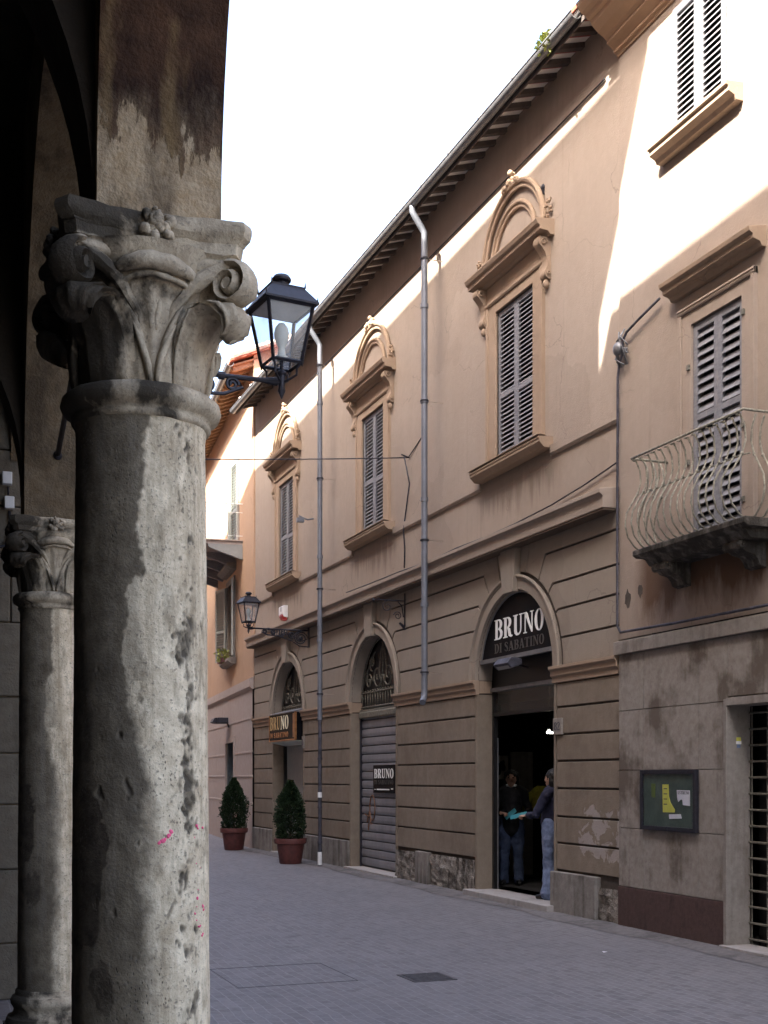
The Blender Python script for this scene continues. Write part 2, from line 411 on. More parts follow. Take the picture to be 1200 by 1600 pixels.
def cap_stone():
    n = N('carved_capital_stone'); p = n.obj
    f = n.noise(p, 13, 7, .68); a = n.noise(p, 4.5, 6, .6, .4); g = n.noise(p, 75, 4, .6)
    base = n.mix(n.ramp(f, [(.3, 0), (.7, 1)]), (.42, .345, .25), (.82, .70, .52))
    # sooty blotches, with the portico's shade painted in towards -x
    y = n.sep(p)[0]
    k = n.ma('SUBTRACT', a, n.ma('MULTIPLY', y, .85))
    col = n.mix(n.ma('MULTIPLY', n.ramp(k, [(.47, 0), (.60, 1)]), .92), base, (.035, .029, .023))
    col = n.mix(n.ma('MULTIPLY', n.ramp(g, [(.58, 0), (.66, 1)]), .45), col, (.1, .09, .075))
    n.bump(n.ma('ADD', n.ma('MULTIPLY', f, 1.5), g), .6, .008)
    return n.done(col, .92, spec=.2)
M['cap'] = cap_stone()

def paving():
    n = N('purple_grey_setts'); p = n.pos
    # rows of small porphyry setts laid across the street
    warp = n.t.nodes.new('ShaderNodeVectorMath'); warp.operation = 'ADD'
    nz = n.t.nodes.new('ShaderNodeTexNoise'); nz.inputs['Scale'].default_value = 1.6; n.put(nz.inputs['Vector'], p)
    sc = n.t.nodes.new('ShaderNodeVectorMath'); sc.operation = 'SCALE'; n.put(sc.inputs[0], nz.outputs['Color']); sc.inputs['Scale'].default_value = .11
    n.put(warp.inputs[0], p); n.put(warp.inputs[1], sc.outputs[0])
    b = n.t.nodes.new('ShaderNodeTexBrick'); n.put(b.inputs['Vector'], n.map(warp.outputs[0], (1, 1, 1), rot=(0, 0, rad(90))))
    b.inputs['Scale'].default_value = 1.0; b.inputs['Brick Width'].default_value = .125; b.inputs['Row Height'].default_value = .085
    b.inputs['Mortar Size'].default_value = .006; b.inputs['Mortar Smooth'].default_value = .35; b.inputs['Bias'].default_value = 0
    b.inputs['Color1'].default_value = (.122, .114, .119, 1); b.inputs['Color2'].default_value = (.188, .178, .183, 1); b.inputs['Mortar'].default_value = (.25, .242, .246, 1)
    big = n.noise(p, .45, 5, .6); f = n.noise(p, 30, 5, .7)
    dust = n.ramp(n.noise(p, 2.5, 6, .65), [(.35, 0), (.7, 1)])
    col = n.mix(n.ma('MULTIPLY', dust, .55), b.outputs['Color'], (.167, .159, .163))
    col = n.mix(n.ma('MULTIPLY', n.ramp(big, [(.35, 0), (.65, 1)]), .35), col, (.115, .112, .125))
    lines = n.ramp(n.noise(n.map(p, (2.2, .5, 1)), 1.2, 6, .7), [(.55, 0), (.7, 1)])
    col = n.mix(n.ma('MULTIPLY', lines, .3), col, (.215, .21, .22))
    spots = n.ramp(n.noise(p, 3.1, 4, .5), [(.64, 0), (.7, 1)])
    col = n.mix(n.ma('MULTIPLY', spots, .5), col, (.075, .07, .076))
    gum = n.ramp(n.voro(p, 2.3)[0], [(.035, 1), (.05, 0)])
    col = n.mix(n.ma('MULTIPLY', gum, .5), col, (.30, .295, .30))
    col = n.mix(n.ma('MULTIPLY', n.ramp(f, [(.62, 0), (.72, 1)]), .35), col, (.38, .36, .36))
    n.bump(n.ma('ADD', n.ma('MULTIPLY', b.outputs['Fac'], -.9), n.ma('MULTIPLY', f, .8)), .55, .008)
    return n.done(col, n.ramp(f, [(.3, .55), (.7, .8)]), spec=.4)
M['paving'] = paving()
M['gutterstone'] = stone('foot_strip_stone', (.17, .16, .163), (.25, .237, .24), (.10, .095, .095), 1.8, .4, dk=(.45, .6))
M['floor'] = stone('portico_floor_stone', (.12, .105, .09), (.17, .15, .13), (.1, .09, .08), 1.2, .3)
M['earth'] = plain('distant_ground', (.2, .19, .18), .95, scale=2)
M['marble'] = stone('threshold_marble', (.40, .38, .37), (.50, .48, .47), (.25, .24, .23), 1.4, .15)

def glass(name, tint=(.9, .95, 1), rough=.05, alpha=.3):
    n = N(name)
    tr = n.t.nodes.new('ShaderNodeBsdfTransparent'); gl = n.t.nodes.new('ShaderNodeBsdfGlossy')
    tr.inputs[0].default_value = (*tint, 1); gl.inputs['Roughness'].default_value = rough
    lw = n.t.nodes.new('ShaderNodeLayerWeight'); lw.inputs[0].default_value = .5
    fr_ = n.ma('ADD', n.ma('MULTIPLY', n.ma('POWER', lw.outputs['Facing'], 5.), .9), .045)
    df = n.t.nodes.new('ShaderNodeBsdfDiffuse'); df.inputs[0].default_value = (.6, .62, .64, 1)
    m1 = n.t.nodes.new('ShaderNodeMixShader'); m2 = n.t.nodes.new('ShaderNodeMixShader')
    d = n.ma('MULTIPLY', n.noise(n.obj, 9, 4), alpha)
    n.put(m1.inputs[0], d); n.put(m1.inputs[1], tr.outputs[0]); n.put(m1.inputs[2], df.outputs[0])
    n.put(m2.inputs[0], fr_); n.put(m2.inputs[1], m1.outputs[0]); n.put(m2.inputs[2], gl.outputs[0])
    n.t.links.new(m2.outputs[0], n.out.inputs[0]); return n.mat
M['glass'] = glass('lantern_glass', (.97, .98, 1), alpha=.42)  # pale diffuse film painted in for sky showing in the panes
M['glass_shop'] = glass('shop_glass', (.92, .95, .95), alpha=.03)
def emit(name, c, st):
    n = N(name); n.b.inputs['Emission Color'].default_value = (*c, 1); n.b.inputs['Emission Strength'].default_value = st
    return n.done(c, .5)
M['tube'] = emit('lit_tube', (1, .95, .8), 1.6)
M['yellow_cloth'] = plain('yellow_cloth', (.36, .33, .03), .9, scale=14, var=.4)
M['leaflet'] = plain('faded_green_paper', (.13, .19, .03), .8)
M['leaf'] = None
def leafm():
    n = N('dark_cypress_leaf'); f = n.noise(n.pos, 14, 3); oi = n.geo.outputs['Random Per Island']
    col = n.mix(oi, (.012, .03, .014), (.05, .085, .03)); col = n.mix(n.ma('MULTIPLY', f, .4), col, (.02, .045, .02))
    return n.done(col, .6, spec=.3)
M['leaf'] = leafm()
def weedm():
    n = N('yellow_green_weed'); return n.done(n.mix(n.geo.outputs['Random Per Island'], (.30, .36, .06), (.45, .48, .14)), .6)
M['weed'] = weedm()
M['stem'] = plain('brown_stem', (.08, .055, .035), .8)
def rollm():
    n = N('galvanised_roller_slats'); p = n.pos
    a = n.noise(n.map(p, (3, 3, 1.)), 1.5, 6, .6); f = n.noise(p, 20, 5, .65)
    col = n.mix(n.ramp(a, [(.35, 0), (.65, 1)]), (.24, .245, .28), (.33, .335, .375))
    col = n.mix(n.ma('MULTIPLY', n.ramp(f, [(.58, 0), (.7, 1)]), .5), col, (.17, .17, .18))
    return n.done(col, .5, .2)
M['roller'] = rollm()
M['door_teal'] = plain('blue_grey_metal', (.10, .13, .15), .5, .2)
M['grey_panel'] = plain('pale_grey_panel', (.36, .38, .38), .5, var=.1)
M['sign_black'] = plain('black_gloss_panel', (.010, .010, .013), .4, var=.2, bump=.02, spec=.06)
M['sign_white'] = plain('white_letters', (.85, .88, .86), .4, var=.04)
M['sign_grey'] = plain('dim_letters', (.075, .075, .075), .4, var=.1)
M['bronze'] = plain('gold_letters', (.55, .40, .18), .35, .4, var=.3)
M['cream_letter'] = plain('cream_letters', (.8, .75, .55), .4, var=.06)
M['copper'] = plain('copper_frame', (.42, .20, .08), .35, .5, var=.4)
M['diffuser'] = plain('milky_diffuser', (.62, .66, .60), .4, var=.06)
M['red_plastic'] = plain('red_plastic', (.5, .03, .03), .4)
M['board_green'] = None
def boardm():
    n = N('green_felt_board'); f = n.noise(n.obj, 8, 6, .65)
    col = n.mix(n.ramp(f, [(.3, 0), (.7, 1)]), (.02, .045, .04), (.06, .095, .08))
    return n.done(col, .7)
M['board_green'] = boardm()
M['cloth_navy'] = plain('navy_jacket', (.012, .014, .045), .85, scale=18)
M['cloth_black'] = plain('black_coat', (.008, .008, .011), .85, scale=18)
M['denim'] = plain('pale_denim', (.15, .20, .33), .85, scale=25, var=.3)
M['denim2'] = plain('mid_denim', (.04, .06, .115), .85, scale=25, var=.3)
M['skin'] = plain('skin', (.45, .26, .18), .6, var=.08)
M['hair'] = plain('dark_hair', (.008, .007, .006), .6, scale=60)
M['cyan'] = plain('turquoise_folder', (.05, .27, .33), .5, var=.1)
M['shoe'] = plain('dark_shoe', (.01, .01, .01), .5)
M['pink'] = plain('pink_spray_paint', (.85, .12, .25), .6, var=.1)
M['graffiti'] = plain('brown_spray_paint', (.22, .10, .05), .7, var=.3)
SKY = .15; EXPO = 2.95
# ================================================================== MAIN BUILDING (long facade with shop arches)
V0 = 7.26                       # street face
UA, UB = 11.62, 27.25
CEN = [14.21, 19.47, 24.55]; WC = [14.19, 19.47, 24.68]; HW = 1.1; ZS = 3.0; RO = 1.31
main = thing('palazzo', 'long beige two storey building with rusticated ground floor, three shop arches and arched window hoods', 'building', (V0, 19.4, 0))

# body behind the rustication: one sheet with three arched openings
pl = [(UA, 0.0)]
for c in CEN:
    pl += [(c - HW, 0.0)] + arc(c, ZS, HW, 180, 0, 36) + [(c + HW, 0.0)]
pl += [(UB, 0.0), (UB, 4.64), (UA, 4.64)]
b = MB().prism(pl, V0 + .025, V0 + .235)
b.build('ground_floor_wall', M['groove'], main)

# rusticated courses
rust = MB(); low = MB()
XF, XB = V0, V0 + .03
def joint_pt(c, z, ang, sgn):
    if ang <= 0: return [(c + sgn * HW * 1.0 if False else c + sgn * RO, z)]
    rb = (z - ZS) / math.sin(rad(ang)); a = rad(ang)
    pts = [(c + sgn * RO * math.cos(a), ZS + RO * math.sin(a))]
    if rb > RO + .01: pts.append((c + sgn * rb * math.cos(a), z))
    return pts
JZ = [3.0, 3.34, 3.69, 4.02, 4.41, 4.64]; JA = [0, 15.05, 30, 44, 58, 74]
bays = [(None, CEN[0]), (CEN[0], CEN[1]), (CEN[1], CEN[2]), (CEN[2], None)]
for (cl, cr) in bays:
    for k in range(5):
        zl, zh, al, ah = JZ[k], JZ[k + 1], JA[k], JA[k + 1]
        P_ = []
        # lower joint, from the arch at smaller y to the one at larger y
        if cl is not None: P_ += joint_pt(cl, zl, al, 1)
        else: P_.append((UA, zl))
        if cr is not None: P_ += joint_pt(cr, zl, al, -1)[::-1]
        else: P_.append((UB, zl))
        if cr is not None:
            P_ += [(cr - RO * math.cos(rad(t)), ZS + RO * math.sin(rad(t))) for t in [lerp(al, ah, i / 5) for i in range(1, 5)]]
            P_ += joint_pt(cr, zh, ah, -1)
        else: P_.append((UB, zh))
        if cl is not None:
            P_ += joint_pt(cl, zh, ah, 1)[::-1]
            P_ += [(cl + RO * math.cos(rad(t)), ZS + RO * math.sin(rad(t))) for t in [lerp(ah, al, i / 5) for i in range(1, 5)]]
        else: P_.append((UA, zh))
        rust.prism(inset(P_, .013), XF, XB)
for c in CEN:                                     # voussoirs beside the keystone
    for s in (-1, 1):
        a0, a1 = 74, 82
        r0 = (4.64 - ZS) / math.sin(rad(a0)); r1 = (4.64 - ZS) / math.sin(rad(a1))
        P_ = [(c + s * RO * math.cos(rad(a0)), ZS + RO * math.sin(rad(a0))), (c + s * r0 * math.cos(rad(a0)), 4.64),
              (c + s * r1 * math.cos(rad(a1)), 4.64), (c + s * RO * math.cos(rad(a1)), ZS + RO * math.sin(rad(a1)))]
        rust.prism(inset(P_, .01), XF, XB)
rust.build('upper_rustication', M['wall_low'], main, bevel=.006)
LZ = [.53, .86, 1.18, 1.52, 1.85, 2.17, 2.5, 2.80]
segs = [(UA, CEN[0] - HW), (CEN[0] + HW, CEN[1] - HW), (CEN[1] + HW, CEN[2] - HW), (CEN[2] + HW, UB)]
LOWS = []
for (a, b_) in segs:
    low = MB()
    for k in range(7):
        aa = a + (0 if a == UA else .055); bb = b_ - (0 if b_ == UB else .055)
        low.prism(inset([(aa, LZ[k]), (bb, LZ[k]), (bb, LZ[k + 1]), (aa, LZ[k + 1])], .013), XF, XB)
    for e in ((a, 1), (b_, -1)):
        if e[0] in (UA, UB): continue
        y0, y1 = sorted((e[0], e[0] + e[1] * .05)); low.prism([(y0, .02), (y1, .02), (y1, 2.8), (y0, 2.8)], XF - .004, XB)
        yy0, yy1 = sorted((e[0], e[0] + e[1] * -.012)); low.box(V0 + .002, V0 + .24, yy0, yy1, .02, 2.80)
    LOWS.append(low.build('lower_rustication', None, main, bevel=.006))
def peel_mat():
    n = N('stucco_brown_peeling'); p = n.pos; y = n.sep(p)[1]; z = n.sep(p)[2]
    a = n.noise(p, .8, 6, .6); st = n.noise(n.map(p, (5, 5, .35)), 1.1, 5, .6); f = n.noise(p, 10, 6, .65)
    col = n.mix(n.ramp(n.ma('ADD', n.ma('MULTIPLY', a, .6), n.ma('MULTIPLY', st, .4)), [(.36, 0), (.64, 1)]), (.285, .235, .18), (.35, .295, .235))
    col = n.mix(n.ma('MULTIPLY', n.ramp(n.noise(n.map(p, (1, 1, .8)), 1.7, 7, .68), [(.5, 0), (.64, 1)]), .45), col, (.205, .16, .118))
    col = n.mix(n.ma('MULTIPLY', n.ramp(f, [(.35, 1), (.65, 0)]), .25), col, (.15, .11, .085))
    sp = n.noise(p, 24, 4); col = n.mix(n.ma('MULTIPLY', n.ramp(sp, [(.70, 0), (.74, 1)]), .4), col, (.36, .30, .26))
    # flaked paint beside the shop door
    w = n.ma('MULTIPLY', n.ramp(n.ma('ABSOLUTE', n.ma('SUBTRACT', y, 11.85)), [(.55, 1), (1.15, 0)]), n.ramp(n.ma('ABSOLUTE', n.ma('SUBTRACT', z, 1.0)), [(.25, 1), (.55, 0)]))
    k = n.ma('MULTIPLY', n.noise(n.map(p, (1, 1, 1.2), (0, 2.2, 0)), 3.3, 7, .62, .5), w)
    pl_ = n.ramp(k, [(.455, 0), (.475, 1)])
    col = n.mix(pl_, col, n.mix(f, (.40, .35, .32), (.52, .47, .44)))
    n.bump(n.ma('ADD', n.ma('ADD', n.noise(p, 60, 4), n.ma('MULTIPLY', f, 1.5)), n.ma('MULTIPLY', pl_, -2.)), .3, .012)
    return n.done(col, .9, spec=.25)
_pm = peel_mat()
for o_ in LOWS: o_.data.materials[0] = _pm

# impost band at the springing of the arches
for (a, b_) in segs:
    imp = MB()
    aa = a if a == UA else a - .02; bb = b_ if b_ == UB else b_ + .02
    imp.prof([(V0 + .03, 2.80), (V0 - .02, 2.80), (V0 - .02, 2.86), (V0 - .045, 2.885), (V0 - .045, 2.94), (V0 - .075, 2.965), (V0 - .075, 3.0), (V0 + .03, 3.0)], aa, bb)
    for e in (aa, bb):
        if e in (UA, UB): continue
        s = 1 if e == bb else -1
        y0, y1 = sorted((e, e - s * .03)); imp.box(V0 + .031, V0 + .23, y0, y1, 2.82, 2.99)
    imp.build('impost_band', M['trim'], main, bevel=.004)

def arch_ring(mb, c, r0, r1, x0, x1, a0=0, a1=180, n=40, z=ZS, m=0):
    o = arc(c, z, r1, a0, a1, n); i = arc(c, z, r0, a1, a0, n)
    # as quads strip prism pieces (one closed ring polygon)
    return mb.prism(o + i, x0, x1, m)

SH = {}
def shutter(mb, y0, y1, z0, z1, x, slat=.062, mid=None, fw=.055, th=.04, blind=None):
    """louvred leaf in the plane x (front), facing -x"""
    mb.box(x, x + th, y0, y0 + fw, z0, z1); mb.box(x, x + th, y1 - fw, y1, z0, z1)
    rails = [z0, z0 + fw * 1.3, z1 - fw * 1.1, z1]
    mb.box(x + .001, x + th - .001, y0 + fw, y1 - fw, z0, z0 + fw * 1.3); mb.box(x + .001, x + th - .001, y0 + fw, y1 - fw, z1 - fw * 1.1, z1)
    zz = [(z0 + fw * 1.3, z1 - fw * 1.1)]
    if mid:
        mb.box(x + .001, x + th - .001, y0 + fw, y1 - fw, mid - .03, mid + .03); zz = [(zz[0][0], mid - .03), (mid + .03, zz[0][1])]
    for (a, b_) in zz:
        n = max(2, int(round((b_ - a) / slat))); st = (b_ - a) / n
        for i in range(n):
            zc = a + (i + .5) * st
            t = .006; d = .021; h = st * .40
            mb.prof([(x + .004, zc - h), (x + .004, zc - h + t), (x + .004 + 2 * d * .8, zc + h), (x + .004 + 2 * d * .8, zc + h - t)], y0 + fw, y1 - fw)

# ---- first floor wall with window holes
XU = V0 + .03
hol = [(c - .53, c + .53, 5.83, 7.90) for c in WC]
up = MB(); wall_holes(up, UA, UB, 4.87, 10.25, hol, XU, .28)
up.box(XU + .001, XU + 7, UB - .25, UB, 0, 10.2)         # end wall
up.build('upper_wall', M['wall_up'], main)
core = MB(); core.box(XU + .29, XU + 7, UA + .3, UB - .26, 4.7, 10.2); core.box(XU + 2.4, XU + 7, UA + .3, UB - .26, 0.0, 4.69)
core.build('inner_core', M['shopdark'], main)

# ---- string course and storey cornice
cuts = [UA] + sum([[c - 1.0, c + 1.0] for c in WC], []) + [UB]
for i in range(0, len(cuts), 2):
    sc = MB(); sc.prof([(XU + .02, 5.60), (XU - .028, 5.60), (XU - .045, 5.63), (XU - .045, 5.73), (XU + .02, 5.75)], cuts[i], cuts[i + 1]); sc.build('string_course', M['wall_up'], main)
co = MB()
CP = [(V0 + .06, 4.64), (V0 - .19, 4.64), (V0 - .19, 4.765), (V0 - .215, 4.79), (V0 - .235, 4.80), (V0 - .235, 4.845), (V0 + .06, 4.885)]
co.prof(CP, UA + .05, UB)
co.build('storey_cornice', M['wall_up'], main, bevel=.005)
m_ = MB(); m_.box(V0 - .178, V0 + .0, UA + .06, UB - .01, 4.615, 4.638); m_.build('cornice_soffit', M['soffit_brown'], main)

# ---- windows
def pediment_window(i, c):
    w = MB()
    # architrave strips and lintel
    for s in (-1, 1):
        y0, y1 = sorted((c + s * .53, c + s * .80)); w.box(XU - .035, XU + .05, y0, y1, 5.83, 8.02)
        y0, y1 = sorted((c + s * .74, c + s * .80)); w.box(XU - .05, XU - .034, y0, y1, 5.83, 8.02)
    w.box(XU - .034, XU + .05, c - .53, c + .53, 7.90, 8.02)
    w.prof([(XU + .02, 8.02), (XU - .05, 8.02), (XU - .065, 8.045), (XU - .065, 8.07), (XU + .02, 8.09)], c - .81, c + .81)
    w.box(XU - .03, XU + .02, c - .80, c + .80, 8.09, 8.30)     # frieze
    wo = w.build('window', M['trim'], main, bevel=.004)
    WORLD[wo.name] = WORLD[main.name]
    # cornice
    h = MB(); pr = [(XU + .02, 8.30), (XU - .06, 8.30), (XU - .085, 8.335), (XU - .2, 8.345), (XU - .2, 8.39), (XU - .235, 8.41), (XU - .255, 8.455), (XU - .255, 8.475), (XU + .02, 8.50)]
    h.prof(pr, c - 1.04, c + 1.04); h.build('hood_cornice', M['trim'], wo, bevel=.004)
    # arch above the hood: two mouldings round a plain tympanum
    a = MB()
    def bead(r, x, rr, t0=0, t1=180):
        a.tube([(x, c + r * math.cos(rad(t)), 8.49 + r * math.sin(rad(t))) for t in [lerp(t0, t1, k / 36) for k in range(37)]], rr, 8, 0)
    arch_ring(a, c, .80, .87, XU - .05, XU + .02, z=8.49); bead(.87, XU - .05, .035); bead(.80, XU - .035, .022)
    arch_ring(a, c, .55, .62, XU - .035, XU + .02, z=8.49); bead(.62, XU - .035, .028); bead(.56, XU - .02, .02)
    a.build('arched_hood', M['trim'], wo, smooth='auto')
    # scrolled brackets
    for s in (-1, 1):
        k = MB(); yc = c + s * .88
        pts = []; rr = []; 
        for t in range(15):
            th = rad(lerp(200, -90, t / 14)); pts.append((XU - .105 + .05 * math.cos(th) * lerp(.5, 1, t / 14), yc, 8.235 + .055 * math.sin(th) * lerp(.5, 1, t / 14)))
        prf = [(XU + .0, 8.30), (XU - .16, 8.30), (XU - .175, 8.26), (XU - .165, 8.21), (XU - .13, 8.175), (XU - .085, 8.12), (XU - .05, 8.03), (XU - .05, 7.95), (XU - .075, 7.90), (XU - .085, 7.86), (XU - .07, 7.82), (XU - .04, 7.80), (XU, 7.79)]
        k.prof(prf, yc - .07, yc + .07)
        for e in (-.085, .085):
            k.tube([(XU - .11 + .045 * math.cos(t * .6) * (1 - t / 16), yc + e, 8.235 + .045 * math.sin(t * .6) * (1 - t / 16)) for t in range(14)], .013, 6)
            k.tube([(XU - .045 + .028 * math.cos(t * .6) * (1 - t / 16), yc + e, 7.86 + .028 * math.sin(t * .6) * (1 - t / 16)) for t in range(14)], .009, 6)
        k.ball((XU - .03, yc, 7.75), .045, sq=(1, 1, 1.3))
        k.build('bracket', M['trim'], wo, smooth='auto')
        ac = MB(); rnd = random.Random(i * 3 + s)                    # leafy ear at the foot of the arch
        for q in range(24): ac.ball((XU - .05 + rnd.uniform(-.03, .02), c + s * (.97 + rnd.uniform(-.05, .05)), 8.53 + q * .009 + rnd.uniform(-.02, .02)), rnd.uniform(.013, .024), 7, 5)
        ac.build('carved_leaf', M['trim'], wo, smooth=True)
    f = MB(); rnd = random.Random(40 + i)
    for q in range(30):
        t = rnd.uniform(-1, 1); f.ball((XU - .06 + rnd.uniform(-.03, .03), c + t * .19, 9.39 + (1 - abs(t)) * rnd.uniform(0, .14) - .05 * abs(t)), rnd.uniform(.022, .042), 7, 5)
    f.build('carved_crest', M['trim'], wo, smooth=True)
    sl = MB(); sl.prof([(XU + .02, 5.70), (XU - .12, 5.70), (XU - .155, 5.73), (XU - .19, 5.765), (XU - .19, 5.80), (XU - .2, 5.805), (XU - .2, 5.83), (XU + .05, 5.845)], c - 1.0, c + 1.0)
    sl.box(XU - .215, XU - .1, c - 1.01, c + 1.01, 5.846, 5.856)
    sl.build('sill', M['trim'], wo, bevel=.003)
    for s in (0, 1):
        m_ = MB(); y0 = c - .52 + s * .521; shutter(m_, y0, y0 + .518, 5.85, 7.89, XU + .01, mid=6.72 + (.03 if s else 0), slat=.06, fw=.06)
        m_.build('shutter', M['shutter'], wo)
    g = MB(); g.box(XU + .10, XU + .12, c - .53, c + .53, 5.84, 7.9); g.build('dark_pane', M['black'], wo)
for i, c in enumerate(WC): pediment_window(i, c)

# ---- archways: archivolt, keystone, infill
def archway(i, c):
    a = MB()
    arch_ring(a, c, HW, 1.255, V0 - .022, V0 + .03)
    for (r, x, rr) in ((1.262, V0 - .03, .024), (1.225, V0 - .022, .012)):
        a.tube([(x, c + r * math.cos(rad(t)), ZS + .004 + r * math.sin(rad(t))) for t in range(0, 181, 4)], rr, 8)
    # inner plastered reveal of the arch
    arch_ring(a, c, HW - .012, HW, V0 + .032, V0 + .235)
    ao = a.build('archivolt', M['wall_low'], main, smooth='auto'); WORLD[ao.name] = WORLD[main.name]
    k = MB()
    def wedge(r0, r1, h0, h1, x0, x1):
        k.prism([(c - h0, ZS + r0), (c + h0, ZS + r0), (c + h1, ZS + r1), (c - h1, ZS + r1)], x0, x1)
    wedge(1.055, 1.735, .155, .225, V0 - .085, V0 + .02)
    k.build('keystone', M['wall_low'], ao, bevel=.006)
    return ao
AR = [archway(i, c) for i, c in enumerate(CEN)]

def grille(c, parent, zb, r, seed=0):
    """wrought iron fanlight: frame, scrolls, row of short bars"""
    g = MB(); x = V0 + .20
    g.tube([(x, c + r * math.cos(rad(t)), ZS + r * math.sin(rad(t))) for t in range(0, 181, 6)], .016, 6)
    g.box(x - .015, x + .015, c - r, c + r, zb, zb + .03); g.box(x - .015, x + .015, c - r, c + r, zb + .26, zb + .285)
    n = 17
    for i in range(n):
        y = c - r + (i + .5) * 2 * r / n; g.tube([(x, y, zb + .02), (x, y, zb + .27)], .010, 6); g.ball((x, y, zb + .3), .018, 6, 4)
    def spiral(y, z, r0, turns, s, a0):
        g.tube([(x, y + s * r0 * (1 - t / 34) * math.cos(a0 + t * turns * 2 * PI / 30), z + r0 * (1 - t / 34) * math.sin(a0 + t * turns * 2 * PI / 30)) for t in range(31)], .014, 6)
    zz = zb + .3
    for s in (-1, 1):
        spiral(c + s * .26, zz + .24, .22, 1.6, s, PI); spiral(c + s * .68, zz + .16, .15, 1.5, -s, 0); spiral(c + s * .52, zz + .48, .14, 1.5, s, -PI / 2)
        g.tube([(x, c + s * .05, zz), (x, c + s * .18, zz + .35), (x, c + s * .10, zz + .62), (x, c, zz + .78)], .012, 6)
        g.tube([(x, c + s * r * .95, zz), (x, c + s * .75, zz + .36), (x, c + s * .38, zz + .66)], .012, 6)
    g.tube([(x, c, zz), (x, c, ZS + r)], .012, 6)
    g.build('fanlight_grille', M['iron_old'], parent, smooth=True)
    d = MB(); pts = [(c - r, zb)] + arc(c, ZS, r, 180, 0, 30) + [(c + r, zb)]; d.prism(pts, V0 + .245, V0 + .26); d.build('fanlight_pane', M['black'], parent)

# middle archway: roller shutter
c = CEN[1]; rs = MB()
z = .09; k = 0
while z < 2.72:
    h = .152
    rs.prof([(V0 + .23, z), (V0 + .205, z + .012), (V0 + .198, z + .06), (V0 + .203, z + .13), (V0 + .23, z + .143)], c - HW + .05, c + HW - .05); z += h
sh_o = rs.build('roller_shutter', M['roller'], AR[1])
m_ = MB(); m_.box(V0 + .231, V0 + .245, c - HW, c + HW, 0, 2.75); m_.box(V0 + .17, V0 + .24, c - HW + .012, c - HW + .05, .05, 2.78); m_.box(V0 + .17, V0 + .24, c + HW - .05, c + HW - .012, .05, 2.78)
m_.build('shutter_rail', M['iron'], AR[1])
m_ = MB(); m_.prof([(V0 + .24, 2.70), (V0 + .16, 2.70), (V0 + .15, 2.72), (V0 + .15, 2.80), (V0 + .17, 2.82), (V0 + .17, 2.86), (V0 + .24, 2.87)], c - HW + .012, c + HW - .012); m_.build('lintel', M['iron_old'], AR[1])
grille(c, AR[1], 2.88, 1.06)
m_ = MB(); m_.box(V0 - .1, V0 + .24, c - HW - .12, c + HW + .12, -.02, .06); m_.build('threshold', M['marble'], AR[1], bevel=.008)
# spray tag on the slats
g = MB(); X = V0 + .19
def gt(pts): g.tube([(X, c + .97 - a_, z_) for a_, z_ in pts], .011, 5, up=(1, 0, 0), flat=.011)
gt([(.22, .86), (.33, 1.06), (.36, .97), (.42, .83)]); gt([(.12, 1.0), (.24, .97), (.4, .95)]); gt([(.28, .72), (.31, .86), (.27, .78)])
gt([(.48 + .13 * math.cos(t), 1.12 + .22 * math.sin(t)) for t in [q * .42 for q in range(16)]])
g.build('spray_tag', M['graffiti'], AR[1])

# far archway: recessed grey panel door
c = CEN[2]
grille(c, AR[2], 2.88, 1.06)
m_ = MB(); m_.box(V0 + .30, V0 + .33, c - HW, c + HW, .06, 2.9); m_.build('door_panel', M['grey_panel'], AR[2])
m_ = MB(); m_.box(V0 + .235, V0 + .30, c - HW, c - HW + .06, .05, 2.88); m_.box(V0 + .235, V0 + .30, c + HW - .06, c + HW, .05, 2.88); m_.box(V0 + .235, V0 + .30, c - HW + .06, c + HW - .06, 2.80, 2.88); m_.build('door_frame', M['black'], AR[2])
m_ = MB(); m_.box(V0 - .05, V0 + .30, c - HW - .05, c + HW + .05, -.02, .05); m_.build('threshold', M['marble'], AR[2], bevel=.008)

# near archway: glazed shop entrance, open
c = CEN[0]
m_ = MB(); m_.box(V0 + .235, V0 + .30, c - HW, c - HW + .06, .1, 2.84); m_.box(V0 + .235, V0 + .30, c + HW - .06, c + HW, .1, 2.84)
m_.box(V0 + .235, V0 + .30, c - HW + .06, c + HW - .06, 2.50, 2.55); m_.build('door_frame', M['black'], AR[0])
m_ = MB(); m_.box(V0 + .20, V0 + .31, c - HW, c + HW, 2.84, 2.89); m_.build('transom_bar', M['zinc'], AR[0])
m_ = MB(); m_.box(V0 + .255, V0 + .265, c - HW + .06, c + HW - .06, 2.55, 2.84); m_.build("transom_pane", M["glass_shop"], AR[0])
pts = [(c - HW, 2.89)] + arc(c, ZS, HW - .02, 180, 0, 30) + [(c + HW, 2.89)]
m_ = MB(); m_.prism(pts, V0 + .25, V0 + .27); m_.build('fascia_board', M['black'], AR[0])
m_ = MB(); m_.box(V0 - .16, V0 + .62, c - HW - .1, c + HW + .12, -.02, .10); m_.build('threshold', M['marble'], AR[0], bevel=.01)
m_ = MB(); m_.box(V0 + .275, V0 + .29, c + HW - .10, c + HW - .09, .1, 2.2); m_.build('door_edge_strip', M['zinc'], AR[0])
